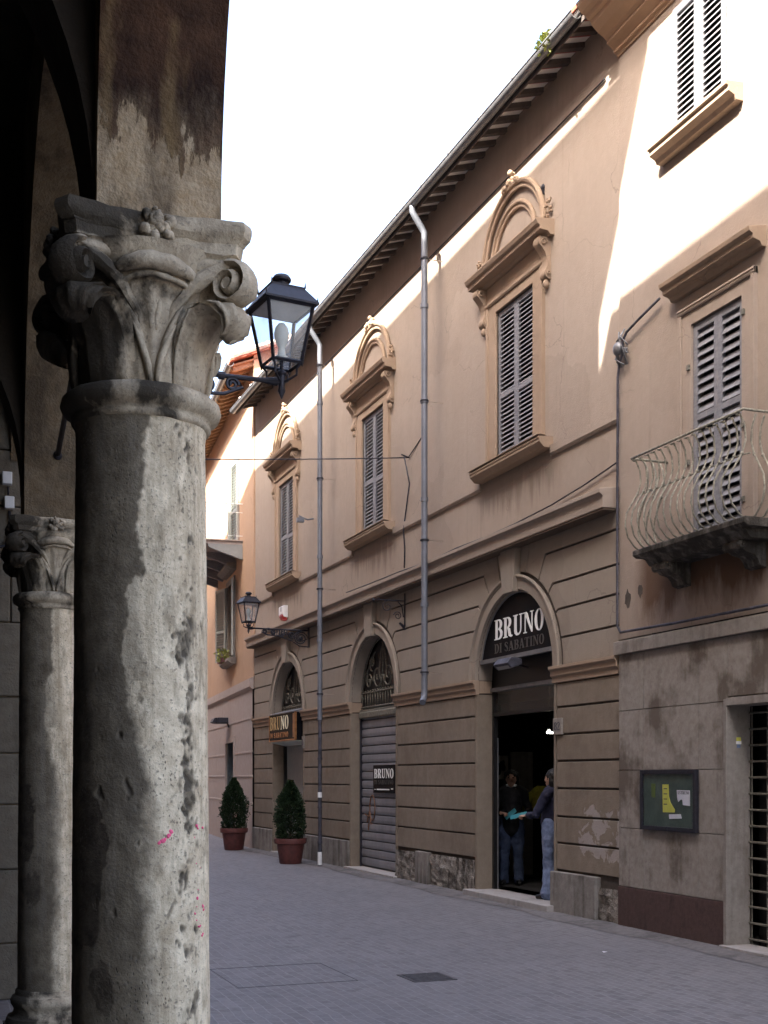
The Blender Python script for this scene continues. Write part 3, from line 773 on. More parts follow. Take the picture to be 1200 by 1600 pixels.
# room behind the entrance
m_ = MB(); x0, x1, y0, y1 = V0 + .30, V0 + 2.6, c - 2.4, c + 5.2
m_.add([(x0, y0, .10), (x1, y0, .10), (x1, y1, .10), (x0, y1, .10)], [(0, 1, 2, 3)]); m_.add([(x0, y0, 2.95), (x1, y0, 2.95), (x1, y1, 2.95), (x0, y1, 2.95)], [(0, 1, 2, 3)])
m_.add([(x1, y0, .1), (x1, y1, .1), (x1, y1, 2.95), (x1, y0, 2.95)], [(0, 1, 2, 3)])
m_.add([(x0, y0, .1), (x1, y0, .1), (x1, y0, 2.95), (x0, y0, 2.95)], [(0, 1, 2, 3)]); m_.add([(x0, y1, .1), (x1, y1, .1), (x1, y1, 2.95), (x0, y1, 2.95)], [(0, 1, 2, 3)])
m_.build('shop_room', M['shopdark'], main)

# ---- plinth slabs
def slab(a, b_, zt=.515, x=V0 - .045): p = MB(); p.box(x, V0 + .03, a, b_, -.05, zt); p.build('plinth_slab', M['slab'], main, bevel=.012)
slab(12.06, CEN[0] - HW - .003, .515, V0 - .06)
slab(16.95, 17.45); slab(21.1 - .5, 22.1); slab(22.14, 23.42); slab(25.68, 27.24)
for (a, b_, s_) in ((UA, 12.05, .40), (15.36, 16.9, .50), (17.46, 18.34, .49)):
    r_ = MB(); n = int((b_ - a) / .04)
    vs = []; fs = []; nz = 12
    for i in range(n + 1):
        y = lerp(a, b_, i / n)
        for j in range(nz + 1):
            z_ = lerp(-.05, s_ + (.0 if j < nz else .0), j / nz)
            d = .5 + .5 * noise.noise(Vector((y * 5, z_ * 7, 3.3))) + .35 * noise.noise(Vector((y * 17, z_ * 17, 1)))
            vs.append((V0 + .02 - .06 * max(0, d), y, z_))
    for i in range(n):
        for j in range(nz):
            q = i * (nz + 1) + j; fs.append((q, q + 1, q + nz + 2, q + nz + 1))
    r_.add(vs, fs); r_.build('rough_plinth', M['rubble'], main, recalc=False)

# ---- eaves: soffit, rafters, gutter, roof
zr = lambda d: 10.17 - .30 * d                 # underside of the tiles, d = distance out from the wall
OV = .44
rf = MB(); x_ = lambda d: XU - d
rf.prof([(x_(-7.2), 10.27 + .3 * 7.2), (x_(-7.2), 10.32 + .3 * 7.2), (x_(OV + .06), zr(OV + .06) + .17), (x_(OV + .06), zr(OV + .06) + .12)], UA + .1, UB + .12)
roof = rf.build('roof', M['redtile'], main); WORLD[roof.name] = WORLD[main.name]
s_ = MB(); s_.prof([(x_(-.3), zr(-.3) + .085), (x_(-.3), zr(-.3) + .115), (x_(OV + .03), zr(OV + .03) + .115), (x_(OV + .03), zr(OV + .03) + .085)], UA + .02, UB + .10); s_.build('soffit', M['soffit_tiles'], roof)
yy = UA + .18
r0 = None; k = 0
while yy < UB + .1:
    m_ = MB(); m_.prof([(x_(-.25), zr(-.25) + .02), (x_(-.25), zr(-.25) + .083), (x_(OV), zr(OV) + .083), (x_(OV), zr(OV) + .04), (x_(OV - .05), zr(OV - .05) + .02)], yy - .04, yy + .04)
    if r0 is None:
        r0 = m_.build('rafter', M['wood_dark'], roof); base = yy
    else:
        d = r0.copy(); COL.objects.link(d); d.location = (0, yy - base, 0)
    yy += .333; k += 1
gu = MB()
def gutter(mb, y0, y1, xc, zc, r=.068):
    o = [(xc + r * math.cos(rad(t)), zc + r * math.sin(rad(t))) for t in range(175, 366, 10)]
    i = [(xc + (r - .008) * math.cos(rad(t)), zc + (r - .008) * math.sin(rad(t))) for t in range(365, 174, -10)]
    mb.prof(o + i, y0, y1)
    mb.tube([(xc - r, y0, zc + .005), (xc - r, y1, zc + .005)], .011, 6)
GX, GZ = x_(OV + .055), zr(OV) + .06
gutter(gu, UA + .15, UB + .15, GX, GZ); gu.build('gutter', M['zinc'], main, smooth='auto')
m_ = MB(); y = UA + .6
while y < UB:
    m_.tube([(GX - .09, y, GZ + .01), (GX - .06, y, GZ + .035), (GX + .09, y, GZ + .05)], .012, 5); y += .95
m_.build('gutter_clip', M['white'], main)  # metal clips; the white colour paints in sunlight on them
m_ = MB(); m_.box(GX + .07, GX + .085, UA + .1, UB + .1, zr(OV) - .03, zr(OV) + .12); m_.build('eaves_board', M['wood_dark'], main)

# ---- downpipes
def pipe(y, ztop, zbot, shoe, r=.047, thin=False):
    m_ = MB()
    X = V0 - .275
    m_.tube([(GX, y, GZ - .05), (GX, y, GZ - .13), (GX + .04, y, GZ - .20), (X - .04, y, 9.74), (X, y, 9.68), (X, y, 9.5), (X, y, 5.1), (X, y, zbot + .2)] +
            ([(X, y, zbot + .12), (X - .02, y - .03, zbot + .02), (X - .08, y - .12, zbot - .05)] if shoe else [(X, y, zbot)]), r, 12)
    for z_ in (8.6, 7.2, 5.75, 4.2, 3.2): m_.lathe([(r + .002, -.03), (r + .012, -.03), (r + .012, .03), (r + .002, .03)], (X, y, z_), 12)
    po = m_.build('downpipe', M['pipe'], main, smooth='auto'); WORLD[po.name] = WORLD[main.name]
    cl = MB()
    for z_ in (9.3, 7.2, 5.15, 3.2):
        xx = X
        cl.lathe([(r + .004, -.012), (r + .018, -.012), (r + .018, .012), (r + .004, .012)], (xx, y, z_), 12); cl.box(xx + r, XU, y - .005, y + .005, z_ - .004, z_ + .004, 1)
    cl.build('pipe_clamp', [M['iron'], M['wall_up']], po)
    return po
PX = V0 - .275; pA = pipe(21.50, 9.8, 2.72, False); pB = pipe(16.52, 9.8, 2.80, True)
m_ = MB(); y = 21.50; m_.tube([(PX, y, 2.75), (PX, y, .02)], .038, 10)
for z_ in (2.0, 1.1, .45): m_.lathe([(.039, -.02), (.047, -.02), (.047, .02), (.039, .02)], (PX, y, z_), 10)
m_.build('cast_iron_foot', M['pipe_dk'], pA, smooth='auto')
m_ = MB(); m_.lathe([(.039, .03), (.042, .03), (.042, .27), (.039, .27)], (PX, y, 0), 12); m_.lathe([(.039, 1.28), (.041, 1.28), (.041, 1.38), (.039, 1.38)], (PX, y, 0), 12); m_.build('white_paint_band', M['white'], pA)

# iron wall anchors high on the wall
for z_ in (9.0, 8.78):
    m_ = MB(); m_.ball((XU - .015, 13.42, z_), .04, 8, 5, sq=(.5, 1, 1)); m_.box(XU - .03, XU, 13.40, 13.44, z_ - .09, z_ - .03); m_.build('anchor_bolt', M['iron'], main)

# ================================================================== CORNER BUILDING on the right
VR = 7.24
UE = 2.0
right = thing('stucco_house', 'taller rose beige building at right with stone clad base, iron balcony and grey louvred shutters', 'building', (VR, 8.0, 0))
w = MB()
fwin = (9.43, 10.23, 3.97, 6.17); uwin = (9.68, 10.56, 8.2, 9.5)
more = [(4.6, 5.4, 3.97, 6.17), (4.6, 5.4, 8.2, 9.5)]
wall_holes(w, UE, UA - .02, 3.17, 10.6, [fwin, uwin] + more, VR, .22)
w.add([(VR, UA - .02, 3.1), (VR + 7, UA - .02, 3.1), (VR + 7, UA - .02, 11.2), (VR, UA - .02, 10.6)], [(0, 1, 2, 3)])
w.add([(VR, UE, 0), (VR + 7, UE, 0), (VR + 7, UE, 11.2), (VR, UE, 10.6)], [(0, 1, 2, 3)])
w.build('stucco_wall', M['wall_right'], right)
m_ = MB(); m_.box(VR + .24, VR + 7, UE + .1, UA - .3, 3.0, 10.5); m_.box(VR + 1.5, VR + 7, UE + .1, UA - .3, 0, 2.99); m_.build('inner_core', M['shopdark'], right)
# stone cladding: panels round the gated doorway
cl = MB(); D0, D1 = 7.55, 9.66
us = [UA - .03, 11.10, 10.12, D1]; zs = [.46, 1.10, 1.73, 2.38, 3.0]
x0 = VR - .012
def pan(mb, a, b_, c_, d_, x=x0, t=.03): mb.prism(inset([(a, c_), (b_, c_), (b_, d_), (a, d_)], .004), x + random.uniform(-.0015, .0015), x + t)
for i in range(3):
    for j in range(4):
        pan(cl, us[i + 1], us[i], zs[j], zs[j + 1])
for j, (a, b_) in enumerate(((D0, 8.25), (8.25, 8.95), (8.95, D1))): pan(cl, a, b_, 2.42, 3.0)
for i in range(4):
    for j in range(4): pan(cl, UE + i * 1.3875, UE + (i + 1) * 1.3875, zs[j], zs[j + 1])
cl.build('stone_cladding', M['clad'], right, bevel=.002)
m_ = MB(); m_.prism([(UE, 0), (D0, 0), (D0, 2.36), (D1, 2.36), (D1, 0), (UA - .03, 0), (UA - .03, 3.0), (UE, 3.0)], x0 + .032, x0 + .26); m_.build('base_wall', M['clad'], right)
for (a, b_) in ((D1 + .047, UA - .03), (UE, D0 - .047)): m_ = MB(); m_.box(x0 - .012, x0 + .03, a, b_, -.02, .455); m_.build('granite_base', M['granite'], right, bevel=.004)
m_ = MB(); m_.prof([(VR + .03, 3.0), (VR - .055, 3.0), (VR - .055, 3.14), (VR + .03, 3.165)], UE, UA + .02); m_.build('ledge', M['ledge'], right, bevel=.005)
# doorway with security gate
fr = MB(); fr.box(x0 - .02, VR + .24, D1 - .002, D1 + .045, -.02, 2.40); fr.box(x0 - .02, VR + .24, D0 - .045, D0 + .002, -.02, 2.40); fr.box(x0 - .021, VR + .24, D0 + .003, D1 - .003, 2.335, 2.41)
dw = fr.build('door_surround', M['ledge'], right, bevel=.004); WORLD[dw.name] = WORLD[right.name]
gt_ = MB(); X = VR + .235
for k in range(15):
    z_ = .10 + k * .155; gt_.tube([(X, D0, z_), (X, D1, z_)], .011, 6)
for k in range(10):
    y = D0 + .03 + k * (D1 - D0 - .06) / 9; gt_.tube([(X + .01, y, .02), (X + .01, y, 2.33)], .007 if k else .02, 6)
gt_.build('roller_gate', M['iron_old'], dw)
m_ = MB(); m_.box(X + .12, X + .13, D0, D1, 0, 2.4); m_.build('door_void', M['black'], dw)
m_ = MB(); m_.box(X + .085, X + .10, 8.6, 8.9, .5, 1.8); m_.build('poster', M['yellow'], dw)
m_ = MB(); m_.box(VR - .08, VR + .25, D0 - .05, D1 + .05, -.02, .05); m_.build('threshold', M['marble'], dw, bevel=.006)

# french window with balcony
def surround(name, a, b_, zb, zt, hood):
    m_ = MB(); t = .2
    for (y0, y1) in ((a - t, a), (b_, b_ + t)):
        m_.box(VR - .03, VR + .05, y0, y1, zb, zt + t); 
    m_.box(VR - .05, VR - .03, a - t, a - t + .05, zb, zt + t); m_.box(VR - .05, VR - .03, b_ + t - .05, b_ + t, zb, zt + t)
    m_.box(VR - .029, VR + .05, a, b_, zt, zt + t)
    m_.prof([(VR, zt + .13), (VR - .05, zt + .13), (VR - .06, zt + .15), (VR - .045, zt + .16), (VR - .06, zt + .175), (VR - .045, zt + .2), (VR, zt + .2)], a - t, b_ + t)
    o = m_.build('window', M['wall_right'], right, bevel=.003); WORLD[o.name] = WORLD[right.name]
    if hood:
        h = MB(); h.prof([(VR + .02, zt + .33), (VR - .05, zt + .33), (VR - .07, zt + .37), (VR - .15, zt + .39), (VR - .15, zt + .43), (VR - .19, zt + .45), (VR - .2, zt + .49), (VR + .02, zt + .53)], a - t - .12, b_ + t + .12); h.build('hood_cornice', M['trim'], o, bevel=.003)
    return o
fw_ = surround('fw', 9.43, 10.23, 3.97, 6.17, True)
for s in (0, 1):
    m_ = MB(); y0 = 9.435 + s * .398; shutter(m_, y0, y0 + .394, 3.99, 6.16, VR + .0, slat=.094, mid=5.23, fw=.06, th=.045); m_.build('shutter', M['shutter'], fw_)
m_ = MB(); m_.box(VR + .13, VR + .15, 9.43, 10.23, 3.97, 6.17); m_.build('dark_pane', M['black'], fw_)
m_ = MB()
for (y, z_) in ((9.40, 6.0), (9.40, 4.95), (9.40, 4.25), (10.26, 5.75), (10.26, 4.8)): m_.box(VR - .05, VR - .02, y - .02, y + .02, z_ - .025, z_ + .025)
m_.build('hinge', M['iron_old'], fw_)
o2 = surround('fw2', 4.6, 5.4, 3.97, 6.17, True)
for s in (0, 1):
    m_ = MB(); y0 = 4.605 + s * .398; shutter(m_, y0, y0 + .394, 3.99, 6.16, VR + .0, slat=.094, mid=5.23, fw=.06, th=.045); m_.build('shutter', M['shutter'], o2)
def plainwin(a, b_, zb, zt):
    m_ = MB(); m_.prof([(VR + .02, zb - .2), (VR - .08, zb - .2), (VR - .10, zb - .16), (VR - .17, zb - .13), (VR - .17, zb - .085), (VR - .20, zb - .075), (VR - .20, zb - .04), (VR + .02, zb - .02)], a - .24, b_ + .2)
    o = m_.build('window', M['trim'], right, bevel=.003); WORLD[o.name] = WORLD[right.name]
    for s in (0, 1):
        wd = (b_ - a - .01) / 2
        q = MB(); y0 = a + .003 + s * (wd + .004); shutter(q, y0, y0 + wd, zb, zt, VR - .02, slat=.062, fw=.07, th=.045); q.build('shutter', M['shutter'], o)
    q = MB(); q.box(VR + .1, VR + .12, a, b_, zb, zt); q.build('dark_pane', M['black'], o)
plainwin(*uwin); plainwin(*more[1])

def balcony(yf, yn):
    """slab with moulded edge on brackets, bellied iron railing"""
    sl = MB(); pr = .40
    prf = [(VR + .01, 3.80), (VR - .28, 3.80), (VR - .31, 3.83), (VR - .33, 3.86), (VR - .39, 3.885), (VR - .42, 3.91), (VR - .42, 3.955), (VR - .41, 3.965), (VR + .01, 3.965)]
    sl.prof(prf, yn + .09, yf - .09)
    # moulded returns on both ends
    for (ya, yb) in ((yn, yn + .09), (yf - .09, yf)):
        sl.prof([(VR + .01, 3.885), (VR - .38, 3.885), (VR - .42, 3.91), (VR - .42, 3.955), (VR - .41, 3.965), (VR + .01, 3.965)], ya, yb)
    o = sl.build('balcony', M['balc_stone'], right, bevel=.004); WORLD[o.name] = WORLD[right.name]
    for yc in (yn + .34, yf - .30):
        k = MB(); k.prof([(VR, 3.80), (VR - .30, 3.80), (VR - .325, 3.77), (VR - .31, 3.735), (VR - .27, 3.73), (VR - .22, 3.70), (VR - .13, 3.68), (VR - .09, 3.64), (VR - .07, 3.59), (VR, 3.57)], yc - .11, yc + .11)
        for e in (-.115, .115):
            k.tube([(VR - .27 + .045 * math.cos(t * .6) * (1 - t / 16), yc + e, 3.755 + .04 * math.sin(t * .6) * (1 - t / 16)) for t in range(14)], .014, 6)
        k.build('bracket', M['balc_stone'], o, bevel=.005)
    r = MB(); X = VR - .44
    prof = [(.00, 3.965), (-.05, 3.99), (-.13, 4.08), (-.165, 4.20), (-.15, 4.32), (-.08, 4.44), (-.02, 4.53), (.02, 4.65), (.01, 4.78), (-.045, 4.88)]
    def bar(base, nrm):
        pts = [Vector(base) + Vector(nrm) * (-d) + Vector((0, 0, z_)) for d, z_ in [(q[0] , q[1]) for q in prof]]
        r.tube(pts, .0095, 6)
        c_ = pts[6]; r.ball(c_, .018, 6, 4)
    n = 15
    for i in range(n + 1):
        y = lerp(yn + .06, yf - .06, i / n); bar((VR - .38, y, 0), (-1, 0, 0))
        # little curl under the rail
        r.tube([(VR - .38 - .05 + .022 * math.cos(t * .7) * (1 - t / 12), y + .02 + .022 * math.sin(t * .7) * (1 - t / 12), 4.875) for t in range(9)], .006, 5)
    for i in (1, 2, 3):
        bar((VR - .38 + i * .095, yn + .06, 0), (0, -1, 0)); bar((VR - .38 + i * .095, yf - .06, 0), (0, 1, 0))
    z_ = 4.905; A = (VR - .43, yn - .0, z_); B = (VR - .43, yf + .0, z_)
    r.tube([(VR, yn, z_), A], .013, 6); r.tube([A, B], .014, 6); r.tube([B, (VR, yf, z_)], .013, 6)
    r.tube([(VR - .34, yn + .02, 4.53), (VR - .36, yn + .06, 4.53), (VR - .36, yf - .06, 4.53)], .0075, 6)
    r.build('railing', M['railing'], o, smooth=True)
balcony(10.68, 8.88); balcony(5.9, 4.1)
# eaves cornice and gutter
cr = MB()
CPR = [(VR + .05, 9.60), (VR - .02, 9.60), (VR - .03, 9.63), (VR - .06, 9.64), (VR - .06, 9.67), (VR - .10, 9.70), (VR - .15, 9.73), (VR - .15, 9.76), (VR - .19, 9.79), (VR - .27, 9.83), (VR - .34, 9.89), (VR - .36, 9.93), (VR - .40, 9.94), (VR - .42, 9.97), (VR - .47, 9.99), (VR - .52, 10.04), (VR - .54, 10.08), (VR + .05, 10.12)]
cr.prof(CPR, UE, UA); cr.build('eaves_cornice', M['cornice_or'], right, bevel=.003)
m_ = MB(); gutter(m_, UE, UA - .02, VR - .60, 10.22, .085); m_.build('gutter', M['zinc'], right, smooth='auto')
m_ = MB(); m_.prof([(VR - .62, 10.2), (VR - .62, 10.25), (VR + 7, 12.45), (VR + 7, 12.4)], UE, UA); m_.build('roof', M['redtile'], right)
# plaster scars under the balcony
def scar(y, z_, w_, h_, seed, depth=.02):
    rnd = random.Random(seed); m_ = MB(); pts = [(y + w_ * math.cos(t) * rnd.uniform(.6, 1.2), z_ + h_ * math.sin(t) * rnd.uniform(.6, 1.2)) for t in [q * 2 * PI / 12 for q in range(12)]]
    m_.prism(pts, VR - .004, VR + .01); return m_
scar(11.43, 3.60, .06, .10, 3).build('plaster_hole', M['groove'], right); scar(11.18, 3.65, .045, .07, 5).build('plaster_hole', M['groove'], right)

# ================================================================== FAR ORANGE BUILDING (street bends here)
far = thing('orange_house', 'orange three storey house beyond the bend with wooden eaves, balcony and pale stone base', 'building', (V0, 27.27, 0), -math.atan(.1))
FL = 26.0
def fbuild(mb, name, mt, par, **k): return mb.build(name, mt, par, world=False, **k)
mb = MB()
fwn = (3.05, 4.25, 4.7, 6.65); fdr = (2.35, 3.95, 7.45, 9.6)
rest = [(9, 10.3, 4.7, 6.65), (14, 15.3, 4.7, 6.65), (9, 10.3, 7.6, 9.6), (14, 15.3, 7.6, 9.6)]
wall_holes(mb, 0, FL, 3.97, 11.4, [fwn, fdr] + rest, 0, .25)
mb.add([(0, 0, 4), (9, 0, 4), (9, 0, 15), (4.5, 0, 13.2), (0, 0, 11.4)], [(0, 1, 2, 3, 4)])
fbuild(mb, 'stucco_wall', M['wall_orange'], far)
m_ = MB(); m_.box(.27, 9, .3, FL, 0, 11); fbuild(m_, 'inner_core', M['shopdark'], far)
m_ = MB(); wall_holes(m_, 0, FL, -.05, 3.97, [(2.95, 4.35, -.05, 2.55)], -.03, .4); fbuild(m_, 'stone_base', M['far_stone'], far)
m_ = MB()
m_.prof([(0, 3.70), (-.05, 3.70), (-.09, 3.76), (-.09, 3.95), (0, 3.985)], 0, FL)
for z_ in (3.04, 2.25, 1.68, 1.05):
    cuts_ = [0, FL] if z_ > 2.6 else [0, 2.9, 4.4, FL]
    for i in range(0, len(cuts_), 2): m_.prof([(-.02, z_ - .02), (-.042, z_ - .02), (-.042, z_ + .02), (-.02, z_ + .03)], cuts_[i], cuts_[i + 1])
fbuild(m_, 'stone_band', M['far_stone'], far)
m_ = MB(); m_.box(-.055, .25, 2.80, 2.95, 0, 2.7); m_.box(-.055, .25, 4.35, 4.5, 0, 2.7); m_.box(-.055, .25, 2.95, 4.35, 2.55, 2.7); dro = fbuild(m_, 'door_surround', M['far_stone'], far)
m_ = MB(); m_.box(-.01, .26, 4.20, 4.35, .02, 2.54); fbuild(m_, 'door_jamb', M['door_teal'], dro)
m_ = MB(); m_.box(.24, .26, 2.95, 4.2, 0, 2.55)
for k in range(16): m_.box(.225, .238, 2.95, 4.2, .1 + k * .155, .2 + k * .155)
fbuild(m_, 'slatted_door', M['iron'], dro)
# eaves
rfm = MB(); rfm.prof([(-.56, 11.18), (-.56, 11.24), (4.5, 13.3), (9.5, 11.2), (9.5, 11.1), (4.5, 13.2)], -.12, FL); ro = fbuild(rfm, 'roof', M['redtile'], far)
m_ = MB(); m_.prof([(.2, 11.36), (.2, 11.40), (-.5, 11.14), (-.5, 11.10)], 0, FL); fbuild(m_, 'soffit', M['wood_or'], ro)
m_ = MB(); m_.box(-.58, 4.4, -.17, -.125, 11.3, 11.33)
m_ = MB(); q0 = None; y = .12
while y < 16:
    if q0 is None:
        k = MB(); k.prof([(.1, 11.22), (.1, 11.34), (-.48, 11.10), (-.48, 11.02), (-.40, 11.02)], y - .05, y + .05); q0 = fbuild(k, 'rafter', M['wood_or'], ro)
    else:
        d = q0.copy(); COL.objects.link(d); d.location = (0, y - .12, 0)
    y += .36
m_ = MB(); gutter(m_, -.1, FL, -.56, 11.14, .08); fbuild(m_, 'gutter', M['zinc'], far, smooth='auto')
# pale verge tiles along the gable
m_ = MB()
for k in range(18):
    a = -.5 + k * .26; za = 11.235 + (a + .56) * .408
    m_.tube([(a, -.08, za + .05), (a + .27, -.08, za + .05 + .11)], [.085, .07], 8)
fbuild(m_, 'verge_tile', M['cream'], ro, smooth='auto')
# balcony on timber brackets
yb0, yb1, pj = 1.69, 6.4, .95
m_ = MB(); m_.box(-pj, 0, yb0, yb1, 7.33, 7.41); m_.prof([(-pj - .04, 7.36), (-pj - .06, 7.41), (-pj - .06, 7.44), (0, 7.44), (0, 7.412), (-pj, 7.412)], yb0 - .04, yb1 + .04); bo = fbuild(m_, 'balcony', M['far_stone'], far)
for k in range(5):
    y = yb0 + .06 + k * (yb1 - yb0 - .12) / 4
    m_ = MB(); m_.prof([(0, 7.33), (-pj + .1, 7.33), (-pj + .12, 7.26), (-pj + .22, 7.21), (-.06, 6.99), (0, 6.98)], y - .06, y + .06); fbuild(m_, 'bracket', M['grey_panel'] if k == 0 else M['shutter'], bo)
m_ = MB()
for (ya, yb) in ((yb0 + .03, yb1 - .03),):
    for z_ in (8.33, 8.12, 7.55): m_.tube([(0, ya, z_), (-pj + .04, ya, z_), (-pj + .04, yb, z_), (0, yb, z_)], .012 if z_ > 8.2 else .008, 6)
    for k in range(11): m_.tube([(-pj + .04, lerp(ya, yb, k / 10), 7.44), (-pj + .04, lerp(ya, yb, k / 10), 8.36 + (.1 if k == 0 else 0))], .016 if k == 0 else .008, 6)
fbuild(m_, 'railing', M['white'], bo)
def far_window(a, b_, zb, zt, hood, open_, sill=True):
    m_ = MB()
    for (y0, y1) in ((a - .14, a), (b_, b_ + .14)): m_.box(-.035, .1, y0, y1, zb, zt + .14)
    m_.box(-.034, .1, a, b_, zt, zt + .14)
    if sill: m_.prof([(0, zb - .16), (-.12, zb - .16), (-.2, zb - .09), (-.2, zb - .02), (0, zb)], a - .25, b_ + .25)
    o = fbuild(m_, 'window', M['ledge'], far)
    if hood: h = MB(); h.prof([(0, zt + .26), (-.12, zt + .28), (-.24, zt + .36), (-.24, zt + .42), (0, zt + .45)], a - .3, b_ + .3); fbuild(h, 'hood_cornice', M['ledge'], o)
    q = MB(); q.box(.16, .18, a, b_, zb, zt); fbuild(q, 'pane', M['black'], o)
    q = MB(); q.box(.10, .16, a, a + .07, zb, zt); q.box(.10, .16, b_ - .07, b_, zb, zt); q.box(.10, .16, (a + b_) / 2 - .04, (a + b_) / 2 + .04, zb, zt); fbuild(q, 'sash', M['white'], o)
    wd = (b_ - a) / 2
    for s in (0, 1):
        q = MB(); shutter(q, 0, wd, zb + .02, zt, 0, slat=.07, mid=zb + (zt - zb) * .42, fw=.07, th=.04)
        hinge = a if s == 0 else b_
        an = open_[s]
        if s == 0: Mx = Matrix.Translation((-.05, a, 0)) @ Matrix.Rotation(rad(an), 4, 'Z')
        else: Mx = Matrix.Translation((-.05, b_, 0)) @ Matrix.Rotation(-rad(an), 4, 'Z') @ Matrix.Scale(-1, 4, (0, 1, 0))
        q.xf(Mx); fbuild(q, 'shutter', M['shutter_sage'], o)
    return o
far_window(*fwn, True, (173, 163)); far_window(*fdr, False, (4, 7), False)
for r_ in rest: far_window(*r_, False, (0, 0))
# ================================================================== GROUND
m_ = MB(); m_.add([(-400, -400, -.06), (400, -400, -.06), (400, 400, -.06), (-400, 400, -.06)], [(0, 1, 2, 3)]); struct(m_.build('ground', M['earth'], recalc=False))
m_ = MB(); m_.add([(.35, -14, 0), (9, -14, 0), (9, 27.3, 0), (14, 62, 0), (.35, 62, 0)], [(0, 1, 2, 3, 4)]); struct(m_.build('street', M['paving'], recalc=False))
m_ = MB(); n = 60
vs = []; fs = []
for i in range(n + 1):
    y = lerp(2, 27.2, i / n); w = .36 + .05 * math.sin(y * 1.7) + .03 * math.sin(y * 4.1)
    vs += [(V0 - w, y, .004), (V0 - w * .5, y, .022), (V0 + .05, y, .035)]
for i in range(n):
    for j in range(2): q = i * 3 + j; fs.append((q, q + 1, q + 4, q + 3))
m_.add(vs, fs); struct(m_.build('pavement', M['gutterstone'], smooth=True, recalc=False))
m_ = MB(); m_.box(-3.6, .345, -14, 9.4, -.05, .03); struct(m_.build('portico_floor', M['floor']))

# ================================================================== ARCADE HOUSE (we stand under its portico)
AM = Matrix.Translation((.718, 4.02, 0)) @ Matrix.Rotation(-.0236, 4, 'Z')
arcade = thing('arcaded_house', 'old house on stone columns with peeling plaster arches over a dark portico', 'building', (.718, 4.02, 0))
SP = 3.385
path = [(-12.6, 5.6), (-12.6, SP)]
def arcpts(a, b_, zs, n=40): return [( (a + b_) / 2 - (b_ - a) / 2 * math.cos(PI * i / n), zs + (b_ - a) / 2 * math.sin(PI * i / n)) for i in range(n + 1)]
path += [(-8.6, SP)] + [(-8.2, SP)] + arcpts(-8.2, -4.4, SP)[1:] + arcpts(-4.0, -.2, SP) + arcpts(.2, 3.65, SP) + [(3.65, 3.215), (4.05, 3.215)] + arcpts(4.05, 5.38, 4.0) + [(5.38, 5.6)]
m_ = MB(); m_.prism(path, -.195, .195); m_.xf(AM)
aw = m_.build('arch_wall', M['arch_plaster'], arcade, bevel=.028); WORLD[aw.name] = WORLD[arcade.name]
# thin plaster coat along the street side arris and iron tie rods
m_ = MB(); m_.tube([(-.01, -.215, 4.22), (-.01, -4.0, 4.26)], .016, 8); m_.tube([(0, 3.63, 3.62), (0, .2, 4.3)], .016, 8); m_.ball((-.01, -.205, 4.22), .035); m_.ball((0, 3.64, 3.62), .03)
m_.xf(AM); m_.build('tie_rod', M['iron'], arcade, smooth=True)
for yc in (-8.4, -4.2, 0, 3.85):
    m_ = MB(); pr = [(-.196, 5.59), (-.196, 3.43)] + [(-1.8 + 1.6 * math.cos(PI * i / 40), 3.43 + 1.6 * math.sin(PI * i / 40)) for i in range(41)] + [(-3.5, 3.43), (-3.5, 5.59)]
    m_.prof(pr, yc - .16, yc + .16); m_.xf(AM); m_.build('cross_rib', M['inner_plaster'], arcade)
m_ = MB(); m_.box(-3.9, -3.5, -12.6, 5.38, 0, 5.6); m_.box(-3.9, .19, -12.6, 5.38, 5.6, 5.8); m_.box(-3.9, .19, -12.9, -12.6, 0, 5.8); m_.xf(AM); m_.build('portico_wall_and_blocker', M['inner_plaster'], arcade)  # last box: unseen end wall added to block light from behind
m_ = MB(); m_.prism([(-9, 5.8), (9.18, 5.8), (9.38, 5.8), (9.38, 12.7), (9.18, 12.7), (9.18, 13.25), (-9, 14.05)], -9, .93); m_.build('upper_wall', M['opp_wall'], arcade)

tallb = thing('tall_house', 'tall house closing the portico end with a wall of pale stone blocks', 'building', (-3, 9.47, 0))
m_ = MB(); m_.prism([(9.47, -.05), (62, -.05), (62, 13.2), (9.47, 15.6)], -9, 1.03); tw = m_.build('street_wall', M['opp_wall'], tallb)
m_ = MB(); m_.prism([(8.42, 15.62), (62, 13.21), (62, 13.33), (8.42, 15.74)], -9.2, 1.04); m_.build('roof', M['redtile'], tallb)
m_ = MB(); z_ = .0; k = 0
while z_ < 5.5:
    h = (.42, .55, .48, .38)[k % 4]; x = -4.0 + (k % 2) * .35
    while x < 1.02:
        w = random.uniform(.5, .8); x2 = min(x + w, 1.03)
        m_.box(x + .004, x2 - .004, 9.41 + random.uniform(-.012, .008), 9.469, z_ + .004, min(z_ + h, 5.55) - .004); x = x2
    z_ += h; k += 1
m_.build('ashlar_block_face', M['ashlar'], tallb, bevel=.012)

